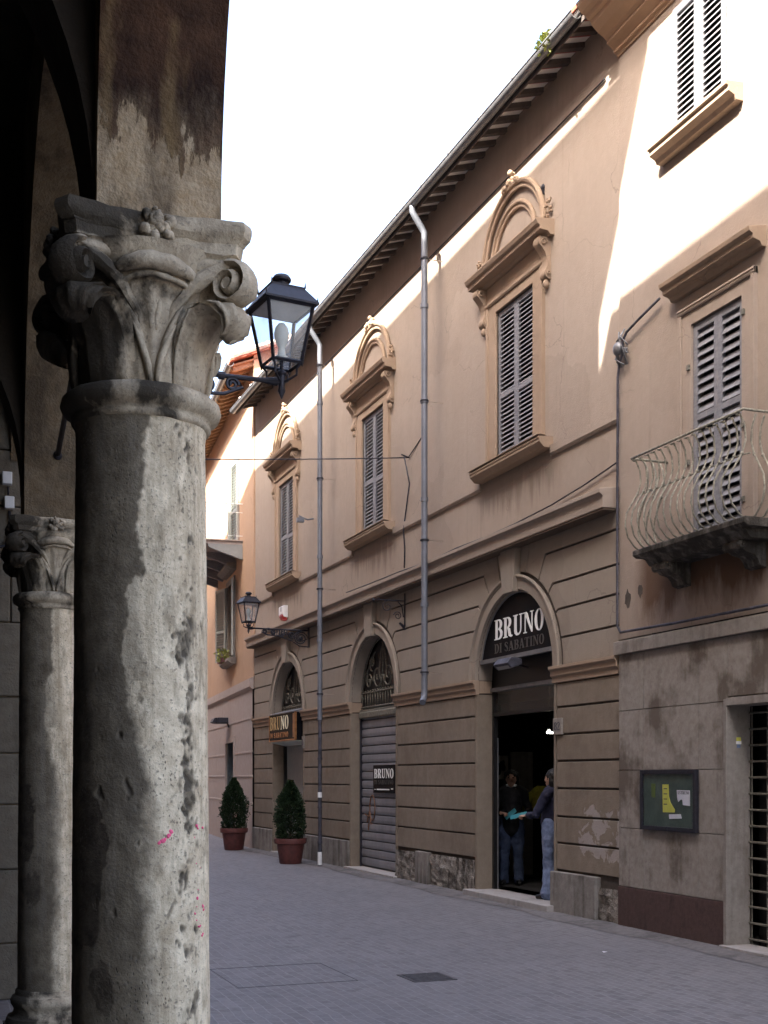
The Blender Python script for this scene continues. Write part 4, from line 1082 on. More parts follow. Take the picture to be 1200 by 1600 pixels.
endh = thing('end_house', 'plain ochre house closing the far end of the street', 'building', (7, 60, 0))
m_ = MB(); m_.box(-6, 24, 60, 70, -.05, 10.5); m_.build('wall', M['opp_wall'], endh)
m_ = MB(); m_.add([(-6.5, 59.4, 10.4), (24.5, 59.4, 10.4), (24.5, 65, 12.8), (-6.5, 65, 12.8), (-6.5, 70.6, 10.4), (24.5, 70.6, 10.4)], [(0, 1, 2, 3), (3, 2, 5, 4), (0, 3, 4), (1, 5, 2), (0, 4, 5, 1)]); m_.build('roof', M['redtile'], endh)
for x in (2.5, 5.5, 8.5, 11.5):
    for z in (1.2, 4.6, 7.8):
        m_ = MB(); m_.box(x - .6, x + .6, 59.93, 60.0, z, z + 1.7); o_ = m_.build('window', M['ledge'], endh); WORLD[o_.name] = WORLD[endh.name]
        for s_ in (0, 1): m_ = MB(); m_.box(x - .5 + s_ * .51, x - .01 + s_ * .51, 59.89, 59.93, z + .1, z + 1.6); m_.build('shutter', M['shutter_sage'], o_)

# ================================================================== COLUMNS
RT = Vector((.9335, -.3586, 0))
def make_column(loc, k, hneck, label, name_mat, pits=True, res=(300, 640)):
    """weathered shaft (rising to hneck) on a moulded base, carved capital with corner scrolls; k scales the girth"""
    t = thing('stone_column', label, 'column', loc)
    L = Vector(loc); nu, nz = res; z0, z1 = .34, hneck - .06
    vs = []; fs = []; pa = []; pt = []; so = []
    ex = Vector((-L.x, -L.y, 0)).normalized(); rt = Vector((-ex.y, ex.x, 0))
    if rt.dot(RT) < 0: rt = -rt
    for i in range(nz + 1):
        z = lerp(z0, z1, i / nz)
        tz = (z - .34) / (hneck - .4)
        r = k * (.2235 - .0165 * tz ** 1.6)
        if z > z1 - .06: r += k * .012 * ((z - z1 + .06) / .06) ** 2
        for j in range(nu):
            w = 2 * PI * j / nu; nx, ny = math.cos(w), math.sin(w)
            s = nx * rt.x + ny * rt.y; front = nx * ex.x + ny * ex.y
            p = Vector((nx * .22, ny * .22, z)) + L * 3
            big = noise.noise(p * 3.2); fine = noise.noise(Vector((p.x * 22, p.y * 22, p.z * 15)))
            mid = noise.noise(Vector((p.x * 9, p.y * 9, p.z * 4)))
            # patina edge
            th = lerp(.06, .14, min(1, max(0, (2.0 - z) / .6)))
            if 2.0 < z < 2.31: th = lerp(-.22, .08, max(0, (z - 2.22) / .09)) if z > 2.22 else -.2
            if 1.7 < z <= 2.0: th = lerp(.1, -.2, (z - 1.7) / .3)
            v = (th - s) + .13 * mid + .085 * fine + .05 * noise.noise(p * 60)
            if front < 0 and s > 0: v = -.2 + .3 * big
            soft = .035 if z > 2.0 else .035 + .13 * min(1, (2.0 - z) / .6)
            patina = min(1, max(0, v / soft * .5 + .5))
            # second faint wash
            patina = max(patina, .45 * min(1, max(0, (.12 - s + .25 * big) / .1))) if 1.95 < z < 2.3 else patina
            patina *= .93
            dark_marks = min(1, max(0, (-.74 - s + .16 * mid) / .12)) * .8  # darkens the shaft towards its left edge
            m2 = noise.noise(Vector((p.x * 7, p.y * 7, p.z * 6)) + Vector((5, 1, 8))); f2 = noise.noise(p * 48)
            zz = z + .07 * m2 + .035 * fine + .02 * f2; ss = s + .14 * mid + .07 * fine + .04 * f2
            if 1.0 < z < 1.8:
                e = ((zz - 1.37) / .27) ** 2 + ((ss + .82) / .33) ** 2
                dark_marks = max(dark_marks, min(1, max(0, (1.0 - e) / .08)) * .9)
            if .75 < z < 1.2:
                e = ((zz - .98) / .10) ** 2 + ((ss + .58) / .20) ** 2
                dark_marks = max(dark_marks, min(1, max(0, (1.0 - e) / .12)) * .7)
            pit = 0.; halo = 0.
            if pits:
                band = max(0, 1 - abs(s - .66) / .34) + .35 * max(0, 1 - abs(s + .25) / .4)
                q = noise.noise(Vector((p.x * 24, p.y * 24, p.z * 11)) + Vector((9, 3, 1))) * .5 + noise.noise(Vector((p.x * 52, p.y * 52, p.z * 26))) * .42 + .16 * noise.noise(Vector((p.x * 6, p.y * 6, p.z * 5)))
                cl_ = .5 + .9 * noise.noise(Vector((p.x * 8, p.y * 8, p.z * 4)) + Vector((4, 4, 9)))
                pit = min(1, max(0, (q - .47 + .42 * band * max(0, cl_)) / .13))
                hq = .6 * noise.noise(Vector((p.x * 13, p.y * 13, p.z * 6.5)) + Vector((2, 7, 4))) + .6 * noise.noise(Vector((p.x * 34, p.y * 34, p.z * 18))) + .45 * noise.noise(Vector((p.x * 80, p.y * 80, p.z * 45)))
                halo = min(1, max(0, (hq - .62 + .64 * max(0, 1 - abs(s - .66) / .34)) / .35))
                pit = max(pit, halo * min(1, max(0, (noise.noise(Vector((p.x * 70, p.y * 70, p.z * 38))) + .06) / .16)) * .95)
            r2 = r + .0022 * big + .0016 * fine - .008 * pit + .0025 * patina * (1 if v < soft else 1)
            vs.append((nx * r2, ny * r2, z)); pa.append(max(patina, halo * .8)); pt.append(pit); so.append(dark_marks)
    for i in range(nz):
        for j in range(nu):
            fs.append((i * nu + j, i * nu + (j + 1) % nu, (i + 1) * nu + (j + 1) % nu, (i + 1) * nu + j))
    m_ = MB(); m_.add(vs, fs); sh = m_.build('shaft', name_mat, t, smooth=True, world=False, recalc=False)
    for nm, arr in (('patina', pa), ('pit', pt), ('dark_marks', so)):
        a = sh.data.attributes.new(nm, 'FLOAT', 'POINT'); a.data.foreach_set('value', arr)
    # base
    b_ = MB(); B = [(.30, 0), (.30, .10)]
    b_.box(-.30 * k, .30 * k, -.30 * k, .30 * k, -.04, .10)
    b_.lathe([(x * k, z_) for x, z_ in [(.285, .10), (.30, .115), (.305, .145), (.295, .175), (.27, .185), (.255, .20), (.25, .225), (.258, .24), (.27, .255), (.272, .28), (.262, .30), (.245, .308), (.24, .315), (.24, .33), (.228, .345), (.2, .35)]], n=64)
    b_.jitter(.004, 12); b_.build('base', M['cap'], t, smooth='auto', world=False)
    # neck ring
    r_ = MB(); pr = [(.20, -.085), (.218, -.08), (.226, -.066), (.220, -.054), (.228, -.048), (.250, -.036), (.258, -.014), (.254, .006), (.240, .018), (.215, .022), (.19, .022)]
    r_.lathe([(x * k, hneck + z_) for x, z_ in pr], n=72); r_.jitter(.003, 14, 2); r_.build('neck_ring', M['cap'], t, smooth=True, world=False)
    return t
def make_capital(t, k, zb, H):
    q = H / .52
    def tr(m, amp=.004, sc=16):
        m.v = [(x * k, y * k, z * q + zb) for x, y, z in m.v]; m.jitter(amp, sc, 1); return m
    # bell with shallow carved fronds
    m_ = MB(); nu, nz = 160, 60; vs = []; fs = []
    for i in range(nz + 1):
        z = .43 * i / nz; tt = i / nz
        r = .198 + .012 * math.sin(tt * PI) + .105 * max(0, (tt - .35) / .65) ** 1.7
        for j in range(nu):
            w = 2 * PI * j / nu
            fr = abs(((w / (PI / 2)) % 1) - .5)            # 0 at the corners... .5 at the face centres
            ribs = .004 * math.sin(w * 28 + 5 * tt) * (1 if tt < .75 else 0)
            lobes = .006 * max(0, math.sin(w * 12 + 1.2)) * math.sin(tt * PI)
            vs.append(((r + ribs + lobes) * math.cos(w), (r + ribs + lobes) * math.sin(w), z))
    for i in range(nz):
        for j in range(nu): fs.append((i * nu + j, i * nu + (j + 1) % nu, (i + 1) * nu + (j + 1) % nu, (i + 1) * nu + j))
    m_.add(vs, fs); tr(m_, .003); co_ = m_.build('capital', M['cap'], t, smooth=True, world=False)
    # abacus: concave sides, moulded edge
    def star(s, z):
        pts = []
        for c_ in range(4):
            a0 = PI / 4 + c_ * PI / 2; a1 = a0 + PI / 2
            A = Vector((math.cos(a0), math.sin(a0), 0)) * .445; Bv = Vector((math.cos(a1), math.sin(a1), 0)) * .445
            d = (Bv - A); nrm = Vector((-d.y, d.x, 0)).normalized()
            for e in range(14):
                f = lerp(.075, .925, e / 13); P = A + d * f; P += nrm * (.046 * (1 - (2 * f - 1) ** 2) + .0)
                pts.append((P.x * s, P.y * s, z))
        return pts
    m_ = MB(); m_.loft([star(a, z_) for a, z_ in ((.80, .372), (.86, .376), (.885, .388), (.885, .405), (.87, .412), (.875, .418), (.915, .425), (.925, .46), (.94, .463), (.945, .468), (.985, .478), (1.0, .495), (1.0, .510), (.985, .523), (.95, .527), (.93, .528))])
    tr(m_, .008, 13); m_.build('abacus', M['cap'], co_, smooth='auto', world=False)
    # rosettes
    for c_ in range(4):
        a = c_ * PI / 2; m_ = MB(); rnd = random.Random(c_)
        for e in range(46):
            an = rnd.uniform(0, 2 * PI); rr = rnd.uniform(0, .05)
            m_.ball((.278 + rnd.uniform(-.012, .02), rr * math.cos(an), .485 + rr * math.sin(an)), rnd.uniform(.009, .019), 8, 6)
        m_.xf(Matrix.Rotation(a, 4, 'Z')); tr(m_, .006, 30); m_.build('rosette', M['cap'], co_, smooth=True, world=False)
    # second lip under the abacus on each face
    for c_ in range(4):
        a = PI / 4 + c_ * PI / 2; Rm = Matrix.Rotation(a, 4, 'Z')
        # scroll: flat band coiling in the upright diagonal plane
        m_ = MB(); pts = []; ra = []; wd = []
        cx, cz = .350, .335
        n = 58
        for e in range(n + 1):
            th = rad(95) - e * 2 * PI * 1.85 / n; rr = lerp(.074, .010, (e / n) ** .8)
            pts.append((cx + rr * math.cos(th), 0, cz + rr * math.sin(th))); ra.append(.014); wd.append(lerp(.046, .058, e / n))
        m_.tube(pts, wd, 8, up=(0, 1, 0), flat=ra)
        m_.tube([(cx, -.05, cz), (cx, .05, cz)], .016, 10)
        m_.tube([(cx, -.018, cz), (cx, .018, cz)], .056, 14)
        for s in (-1, 1):                                           # stalks feeding the scroll from both faces
            st = []; w_ = []
            for e in range(21):
                f = e / 20; an = s * lerp(.60, .0, f ** 1.4); d = lerp(.205, cx - .012, f ** 2.2) + .018 * math.sin(f * PI)
                st.append((d * math.cos(an), d * math.sin(an) , lerp(.17, cz + .068, f ** .8))); w_.append(lerp(.005, .031, f ** .8))
            m_.tube(st, w_, 8)
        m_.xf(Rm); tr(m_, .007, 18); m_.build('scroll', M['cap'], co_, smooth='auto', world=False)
        # big curling leaf under the scroll
        m_ = MB(); P = [(.180, .0, .085, .026), (.188, .07, .09, .028), (.200, .14, .095, .03), (.228, .20, .10, .034), (.270, .243, .105, .038), (.315, .258, .10, .038), (.347, .25, .09, .036), (.362, .222, .075, .032), (.356, .192, .06, .028), (.335, .178, .045, .020)]
        rings = []
        for (d, z_, w_, t_) in P:
            ring = []
            for e in range(28):
                an = 2 * PI * e / 28; yy = w_ * math.cos(an); lob = 1 + .16 * math.cos(an * 9) * (1 if t_ > .025 else .5)
                ring.append((d + t_ * lob * math.sin(an) * .9 - yy * yy * 1.1, yy * lob, z_ + t_ * .5 * math.sin(an)))
            rings.append(ring)
        m_.loft(rings); m_.xf(Rm); tr(m_, .010, 19); m_.build('corner_leaf', M['cap'], co_, smooth=True, world=False)
        # bowed lip of the bell between the scrolls
        m_ = MB(); a3 = a + PI / 4
        st = [((.283 - .012 * (t_ / 9) ** 2) * math.cos(a3 + t_ * .05), (.283 - .012 * (t_ / 9) ** 2) * math.sin(a3 + t_ * .05), .368 - .0003 * t_ * t_) for t_ in range(-9, 10)]
        m_.tube(st, [.012 + .016 * (1 - (t_ / 9.5) ** 2) for t_ in range(-9, 10)], 10)
        m_.tube([(p_[0] * .955, p_[1] * .955, p_[2] - .036) for p_ in st], .009, 8)
        tr(m_, .006, 20); m_.build('bell_lip', M['cap'], co_, smooth=True, world=False)
        # small inner fronds on the face between two corners
        m_ = MB(); a2 = a + PI / 4
        for s in (-1, 1):
            for (an0, an1, z0, z1) in ((.05, .30, .02, .20), (.12, .42, .08, .27), (.03, .16, .18, .34)):
                st = [(lerp(.212, .235, f) * math.cos(a2 + s * lerp(an0, an1, f ** 1.6)), lerp(.212, .235, f) * math.sin(a2 + s * lerp(an0, an1, f ** 1.6)), lerp(z0, z1, f)) for f in [e / 12 for e in range(13)]]
                m_.tube(st, [.009 * math.sin(PI * (.12 + .88 * e / 12)) + .003 for e in range(13)], 6)
        tr(m_, .003, 20); m_.build('carved_frond', M['cap'], co_, smooth=True, world=False)
c1 = make_column((.69, 4.02, 0), 1.0, 2.865, 'nearest stone column, huge in the foreground, pitted travertine with dark patina on one side', M['col'])
make_capital(c1, 1.0, 2.87, .52)
c2 = make_column((.79, 7.845, 0), .92, 2.765, 'second stone column in the dim portico behind the foreground column, smoother shaft', M['col2'], False, (120, 200))
make_capital(c2, .9, 2.77, .45)
c1.rotation_euler = (0, 0, 0)
# pink spray paint specks on the foreground shaft
def on_shaft(s, z, lift=.002):
    ex = Vector((-.69, -4.02, 0)).normalized(); rt = Vector((-ex.y, ex.x, 0))
    if rt.dot(RT) < 0: rt = -rt
    d = rt * s + ex * math.sqrt(max(0, 1 - s * s)); tz = (z - .34) / (2.865 - .4); r = .2235 - .0165 * tz ** 1.6 + lift
    return (d.x * r, d.y * r, z)
m_ = MB(); rnd = random.Random(5)
for (s, z) in ((.25, 1.445), (.28, 1.448), (.31, 1.45), (.34, 1.456), (.37, 1.464), (.39, 1.472), (.42, 1.482)):
    m_.ball(on_shaft(s + rnd.uniform(-.01, .01), z + rnd.uniform(-.003, .003), -.0045), .0085, 7, 5)
for i in range(20): m_.ball(on_shaft(.86 + rnd.uniform(-.1, .07), rnd.uniform(1.17, 1.5) if i < 11 else rnd.uniform(1.14, 1.24), 0), rnd.uniform(.002, .005), 6, 4)
m_.jitter(.004, 90); m_.build('pink_paint', M['pink'], c1, smooth=True, world=False)

# white junction boxes and cable on the dim block wall at the left edge
for (x, z, lb) in ((.622, 3.86, 'upper of two small white junction boxes on the dim portico wall'), (.638, 3.68, 'lower of two small white junction boxes on the dim portico wall')):
    m_ = MB(); m_.box(x - .035, x + .035, 9.35, 9.42, z - .045, z + .045); o = m_.build('junction_box', M['white'], bevel=.006); tag(o, lb, 'electric box', 'white boxes on the portico wall')
m_ = MB(); m_.tube([(.63, 9.385, 3.80), (.632, 9.385, 3.74)], .008, 6); m_.tube([(.64, 9.385, 3.62), (.65, 9.38, 3.50), (.61, 9.37, 3.36), (.50, 9.37, 3.33), (.36, 9.38, 3.42)], .012, 6)
tag(m_.build('electric_cable', M['iron'], smooth=True), 'black cable sagging below the white boxes on the dim portico wall', 'cable')

# ================================================================== LAMPS
def make_lamp(label, loc, rz, turn):
    """arm along local -x from a wall plate at the origin; lantern stands on the arm end"""
    t = thing('wall_lantern', label, 'street lamp', loc, rz, 'wrought iron wall lanterns')
    L = 1.23; B = lambda m, n, mt, par=t, **k: m.build(n, mt, par, world=False, **k)
    m_ = MB(); m_.tube([(0, 0, 0), (-L, 0, 0)], .016, 8); m_.box(-.02, 0, -.035, .035, -.33, .07); m_.tube([(-L + .42, 0, 0), (-L + .38, 0, 0)], .026, 8); m_.tube([(-L + .13, 0, 0), (-L + .03, 0, 0)], [.016, .03], 8)
    ar_ = B(m_, 'arm', M['iron'], smooth='auto')
    m_ = MB()
    def sp(x, z, r0, turns, a0, s=1, rr=.011): m_.tube([(x + r0 * (1 - e / 40) * math.cos(a0 + s * e * turns * 2 * PI / 32), 0, z + r0 * (1 - e / 40) * math.sin(a0 + s * e * turns * 2 * PI / 32)) for e in range(33)], rr, 6)
    sp(-.17, -.155, .14, 1.7, PI / 2, 1); sp(-.17, -.155, .145, 1.0, 0, 1); sp(-.36, -.10, .075, 1.6, 0, -1); sp(-.55, -.075, .06, 1.5, PI, 1); sp(-.74, -.06, .05, 1.6, 0, -1); sp(-.90, -.05, .045, 1.6, PI, -1)
    m_.tube([(-.03, 0, -.32), (-.2, 0, -.31), (-.34, 0, -.22), (-.62, 0, -.13), (-.85, 0, -.115), (-.97, 0, -.06), (-.94, 0, -.03)], .012, 6)
    for e in range(7): m_.box(-.47 - e * .05, -.445 - e * .05, -.004, .004, -.12 + .01 * (e % 2), -.012)
    m_.ball((-.17, 0, -.155), .04, 8, 6, sq=(1, .5, 1))
    B(m_, 'scrollwork', M['iron'], smooth='auto')
    # lantern, square plan turned on its stem
    Rm = Matrix.Translation((-L, 0, 0)) @ Matrix.Rotation(rad(turn), 4, 'Z')
    def sq(h, z): return [(h, h, z), (-h, h, z), (-h, -h, z), (h, -h, z)]
    z0, z1 = .118, .478; h0, h1 = .100, .158
    m_ = MB()
    for (sx, sy) in ((1, 1), (1, -1), (-1, 1), (-1, -1)):
        m_.tube([(sx * h0, sy * h0, z0), (sx * h1, sy * h1, z1)], .013, 4)
        m_.tube([(sx * h0, sy * h0, z0), (sx * h0 * 1.02, sy * h0 * 1.02, z0 - .03)], [.013, .002], 4)
        # cage ribs down to the stem
        m_.tube([(sx * h0, sy * h0, z0), (sx * .075, sy * .075, z0 - .04), (sx * .075, sy * .075, z0 - .08), (sx * .03, sy * .03, z0 - .11), (0, 0, z0 - .12)], .008, 6)
    for (h, z) in ((h0, z0), (h1, z1)):
        c_ = sq(h, z)
        for e in range(4): m_.tube([c_[e], c_[(e + 1) % 4]], .013, 4)
    m_.tube([(0, 0, -.03), (0, 0, .06)], [.02, .03], 10); m_.ball((0, 0, .055), .036, 10, 6, sq=(1, 1, .7)); m_.tube([(0, 0, -.03), (0, 0, -.06), (0, 0, -.11)], [.02, .026, .003], 8)
    m_.tube([(0, 0, .05), (0, 0, z0 + .02)], .012, 8)
    m_.xf(Rm); fo = B(m_, 'lantern_frame', M['iron'], smooth='auto')
    m_ = MB(); c0, c1_ = sq(h0 - .006, z0), sq(h1 - .006, z1)
    for e in range(4): m_.add([c0[e], c0[(e + 1) % 4], c1_[(e + 1) % 4], c1_[e]], [(0, 1, 2, 3)])
    m_.xf(Rm); B(m_, 'glass_pane', M['glass'], fo, recalc=False)
    m_ = MB()
    m_.loft([sq(.186, .478), sq(.188, .49), sq(.18, .502), sq(.118, .588), sq(.12, .6), sq(.06, .612)])
    m_.lathe([(.055, .608), (.05, .62), (.038, .63), (.042, .648), (.062, .66), (.064, .675), (.05, .695), (.03, .703), (.012, .706)], n=16)
    for (sx, sy) in ((1, 1), (1, -1), (-1, 1), (-1, -1)):
        m_.tube([(sx * .178, sy * .178, .485), (sx * .18, sy * .18, .525)], [.008, .002], 5); m_.tube([(sx * .117, sy * .117, .595), (sx * .118, sy * .118, .63)], [.007, .002], 5)
    m_.xf(Rm); B(m_, 'lantern_roof', M['iron'], fo, smooth='auto')
    m_ = MB(); m_.loft([sq(.15, .468), sq(.15, .472)]); m_.xf(Rm); B(m_, 'reflector', M['white'], fo)
    m_ = MB(); m_.lathe([(.03, z0 + .02), (.04, z0 + .05), (.028, z0 + .055), (.022, z0 + .11), (.03, z0 + .12), (.048, z0 + .17), (.05, z0 + .2), (.04, z0 + .24), (.02, z0 + .265), (.004, z0 + .27)], n=16); m_.xf(Rm); B(m_, 'bulb', M['diffuser'], fo, smooth=True)
    return t
lampA = make_lamp('iron street lantern on a bracket beside the capital of the foreground column, largest lantern', (1.005, 7.72, 4.245), PI - .0236, 8)
lampB = dup(lampA, (V0 - .005, 23.03, 4.56), 0, 'small distant iron lantern on a scroll bracket above the far shop arch')

# ================================================================== SIGNS AND SMALL THINGS ON THE MAIN FACADE
def glyph(ch):
    """serif capitals as lists of polygons in a unit-high cell -> (width, polys)"""
    T, t, sf = .17, .06, .05
    def R(x0, x1, y0, y1): return [(x0, y0), (x1, y0), (x1, y1), (x0, y1)]
    def rib(pts, ws):
        l, r = [], []
        for i, p in enumerate(pts):
            a = Vector(pts[max(i - 1, 0)]); b_ = Vector(pts[min(i + 1, len(pts) - 1)]); d = (b_ - a).normalized(); nn = Vector((-d.y, d.x)) * ws[i] / 2
            l.append((p[0] + nn.x, p[1] + nn.y)); r.append((p[0] - nn.x, p[1] - nn.y))
        return l + r[::-1]
    def bowl(cx, cy, rx, ry, a0, a1, n=18):
        pts = [(cx + rx * math.cos(rad(lerp(a0, a1, i / n))), cy + ry * math.sin(rad(lerp(a0, a1, i / n)))) for i in range(n + 1)]
        ws = [lerp(t, T, abs(math.cos(rad(lerp(a0, a1, i / n)))) ** 1.3) for i in range(n + 1)]
        return rib(pts, ws)
    ser = lambda x, y, w=.30: R(x - w / 2, x + w / 2, y, y + sf)
    if ch == 'I': return .34, [R(.085, .085 + T, sf, 1 - sf), ser(.17, 0), ser(.17, 1 - sf)]
    if ch == 'B': return .62, [R(.08, .08 + T, sf, 1 - sf), R(0, .32, 0, sf), R(0, .32, 1 - sf, 1), bowl(.31, .745, .20, .225, 90, -90), bowl(.31, .27, .235, .24, 90, -90)]
    if ch == 'D': return .66, [R(.08, .08 + T, sf, 1 - sf), R(0, .28, 0, sf), R(0, .28, 1 - sf, 1), bowl(.27, .5, .30, .47, 90, -90)]
    if ch == 'R': return .68, [R(.08, .08 + T, sf, 1 - sf), ser(.165, 0, .33), R(0, .32, 1 - sf, 1), bowl(.31, .735, .20, .235, 90, -90), rib([(.33, .5), (.43, .38), (.5, .1), (.6, .03), (.68, .06)], [t, T, T, t * 1.6, t])]
    if ch == 'P': return .6, [R(.08, .08 + T, sf, 1 - sf), ser(.165, 0, .33), R(0, .32, 1 - sf, 1), bowl(.31, .72, .20, .25, 90, -90)]
    if ch == 'U': return .68, [R(.08, .08 + T, .28, 1 - sf), ser(.165, 1 - sf, .33), R(.53, .53 + t, .28, 1 - sf), ser(.56, 1 - sf, .24), rib([(.165, .29), (.185, .15), (.27, .05), (.38, .03), (.48, .09), (.545, .18), (.56, .29)], [T, T, T * .8, t * 1.3, t * 1.2, t, t])]
    if ch == 'N': return .72, [R(.09, .09 + t, sf, 1 - sf), ser(.12, 0, .24), ser(.10, 1 - sf, .24), R(.58, .58 + t, .0, 1 - sf), ser(.61, 1 - sf, .24), [(.08, .95), (.27, .95), (.64, .0), (.56, .0)]]
    if ch == 'O':
        n = 28; o = []; i_ = []
        for e in range(n + 1):
            a = 2 * PI * e / n; o.append((.31 + .31 * math.cos(a), .5 + .52 * math.sin(a))); i_.append((.31 + (.31 - T) * math.cos(a), .5 + (.52 - t) * math.sin(a)))
        h = n // 2
        return .62, [o[:h + 1] + i_[:h + 1][::-1], o[h:] + i_[h:][::-1]]
    if ch == 'S': return .5, [rib([(.43, .78), (.38, .91), (.25, .97), (.11, .91), (.08, .76), (.18, .6), (.34, .46), (.42, .28), (.37, .09), (.24, .03), (.1, .08), (.05, .24)], [t, t, t, .11, .15, T, T, .15, .11, t, t, t])]
    if ch == 'A': return .7, [rib([(.12, sf), (.33, .98)], [t, t]), rib([(.34, .99), (.57, sf)], [T, T]), R(.2, .46, .30, .36), ser(.11, 0, .22), ser(.58, 0, .28)]
    if ch == 'T': return .6, [R(.22, .22 + T, sf, 1 - sf), ser(.305, 0, .33), R(0, .6, 1 - sf, 1), R(0, .05, .78, 1 - sf), R(.55, .6, .78, 1 - sf)]
    if ch == 'E': return .58, [R(.08, .08 + T, sf, 1 - sf), R(0, .54, 0, sf), R(0, .52, 1 - sf, 1), R(.25, .42, .48, .53), R(.5, .55, sf, .24), R(.47, .52, .78, 1 - sf)]
    if ch == '8': return .5, [bowl(.25, .75, .17, .21, 0, 180), bowl(.25, .75, .17, .21, 180, 360), bowl(.25, .27, .21, .25, 0, 180), bowl(.25, .27, .21, .25, 180, 360)]
    if ch == '2': return .5, [rib([(.06, .74), (.1, .9), (.25, .97), (.4, .88), (.42, .7), (.3, .45), (.06, .06)], [t, .1, .09, .12, T, .14, t]), R(.04, .48, 0, .1)]
    if ch == '6': return .5, [bowl(.25, .3, .2, .28, 0, 180), bowl(.25, .3, .2, .28, 180, 360), rib([(.06, .34), (.1, .7), (.3, .95), (.42, .97)], [.12, .12, .08, t])]
    return .3, []
def text(mb, s, yl, yr, z0, z1, x, out=.006):
    """letters facing -x, reading from larger y (yl) to smaller y (yr)"""
    gs = [glyph(c_) if c_ != ' ' else (.25, []) for c_ in s]
    tot = sum(g[0] for g in gs) + .07 * (len(gs) - 1); kx = (yl - yr) / tot; kz = z1 - z0; cx = 0
    for w, ps in gs:
        for e, p in enumerate(ps):
            mb.prism([(yl - (cx + a) * kx, z0 + b_ * kz) for a, b_ in p], x - out - .0004 * (e % 5), x + .001)
        cx += w + .07

# arched fascia sign over the open entrance
c = CEN[0]
sg = thing('arched_sign', 'black arched shop sign with large white serif letters over the open entrance', 'shop sign', (V0, c, 3.2))
pts = [(c - 1.055, 3.27)] + [p for p in arc(c, 3.0, 1.075, 14, 166, 30)] + [(c + 1.055, 3.27)]
pts = [(c + 1.055, 3.27), (c - 1.055, 3.27)] if False else [(c + 1.05, 3.27)] + arc(c, 3.0, 1.075, 15, 165, 30) + [(c - 1.05, 3.27)]
m_ = MB(); m_.prism(pts, V0 + .06, V0 + .10); m_.build('panel', M['sign_black'], sg)
m_ = MB(); m_.tube([(V0 + .06, p[0], p[1]) for p in arc(c, 3.0, 1.075, 15, 165, 40)], .014, 6); m_.prof([(V0 + .10, 3.215), (V0 + .035, 3.215), (V0 + .035, 3.27), (V0 + .10, 3.27)], c - 1.06, c + 1.06); m_.build('trim', M['zinc'], sg, smooth='auto')
m_ = MB(); text(m_, 'BRUNO', c + .655, c - .735, 3.51, 3.78, V0 + .06); m_.build('lettering', M['sign_white'], sg)
m_ = MB(); text(m_, 'DI SABATINO', c + .655, c - .74, 3.33, 3.455, V0 + .06, .004); m_.build('small_lettering', M['sign_grey'], sg)
fl = thing('floodlight', 'dark halogen floodlight hanging under the arched black sign', 'floodlight', (V0 + .2, c + .1, 3.1))
m_ = MB(); m_.prof([(V0 - .16, 3.13), (V0 - .10, 3.21), (V0 + .05, 3.19), (V0 + .06, 3.12), (V0 - .10, 3.07)], c - .16, c + .26); m_.build('housing', M['pipe_dk'], fl, bevel=.008)
m_ = MB(); m_.prof([(V0 - .145, 3.118), (V0 - .10, 3.062), (V0 + .03, 3.102), (V0 + .03, 3.11)], c - .12, c + .22); m_.build('lens', M['grey_panel'], fl)
m_ = MB(); m_.tube([(V0 + .04, c + .05, 3.15), (V0 + .25, c + .05, 3.10)], .015, 6); m_.build('bracket', M['iron'], fl)

# projecting light box over the far arch
c = CEN[2]
bx = thing('box_sign', 'black and gold light box sign over the far shop doorway, sloping white lid', 'shop sign', (V0, c, 2.7))
XS = V0 - .13
m_ = MB(); m_.box(XS, V0 + .24, c - .99, c + .92, 2.43, 2.98); m_.build('box', M['sign_black'], bx, bevel=.004)
m_ = MB(); m_.prof([(XS - .02, 2.985), (XS - .02, 3.0), (V0 + .20, 3.10), (V0 + .24, 3.10), (V0 + .24, 2.985)], c - 1.0, c + .94); m_.build('lid', M['zinc'], bx)
m_ = MB(); m_.box(XS - .012, XS + .03, c - .995, c - .955, 2.42, 2.985); m_.box(XS - .012, XS + .03, c + .90, c + .925, 2.42, 2.985); m_.box(XS - .011, XS + .03, c - .955, c + .90, 2.415, 2.44); m_.box(XS - .008, XS, c - .93, c - .84, 2.47, 2.96)
m_.build('frame', M['copper'], bx)
m_ = MB(); [m_.prof([(XS + .02, 2.412), (XS + .02, 2.40), (V0 + .22, 2.33), (V0 + .22, 2.412)], a_, b_) for a_, b_ in ((c - .93, c - .02), (c, c + .88))]; m_.build('diffuser', M['diffuser'], bx)
m_ = MB(); text(m_, 'BRU', c + .86, c + .10, 2.66, 2.94, XS); m_.build('gold_lettering', M['bronze'], bx)
m_ = MB(); text(m_, 'NO', c + .06, c - .52, 2.66, 2.94, XS); m_.build('cream_lettering', M['cream_letter'], bx)
m_ = MB(); text(m_, 'DI SABATINO', c + .86, c - .50, 2.49, 2.60, XS); m_.build('small_lettering', M['copper'], bx)

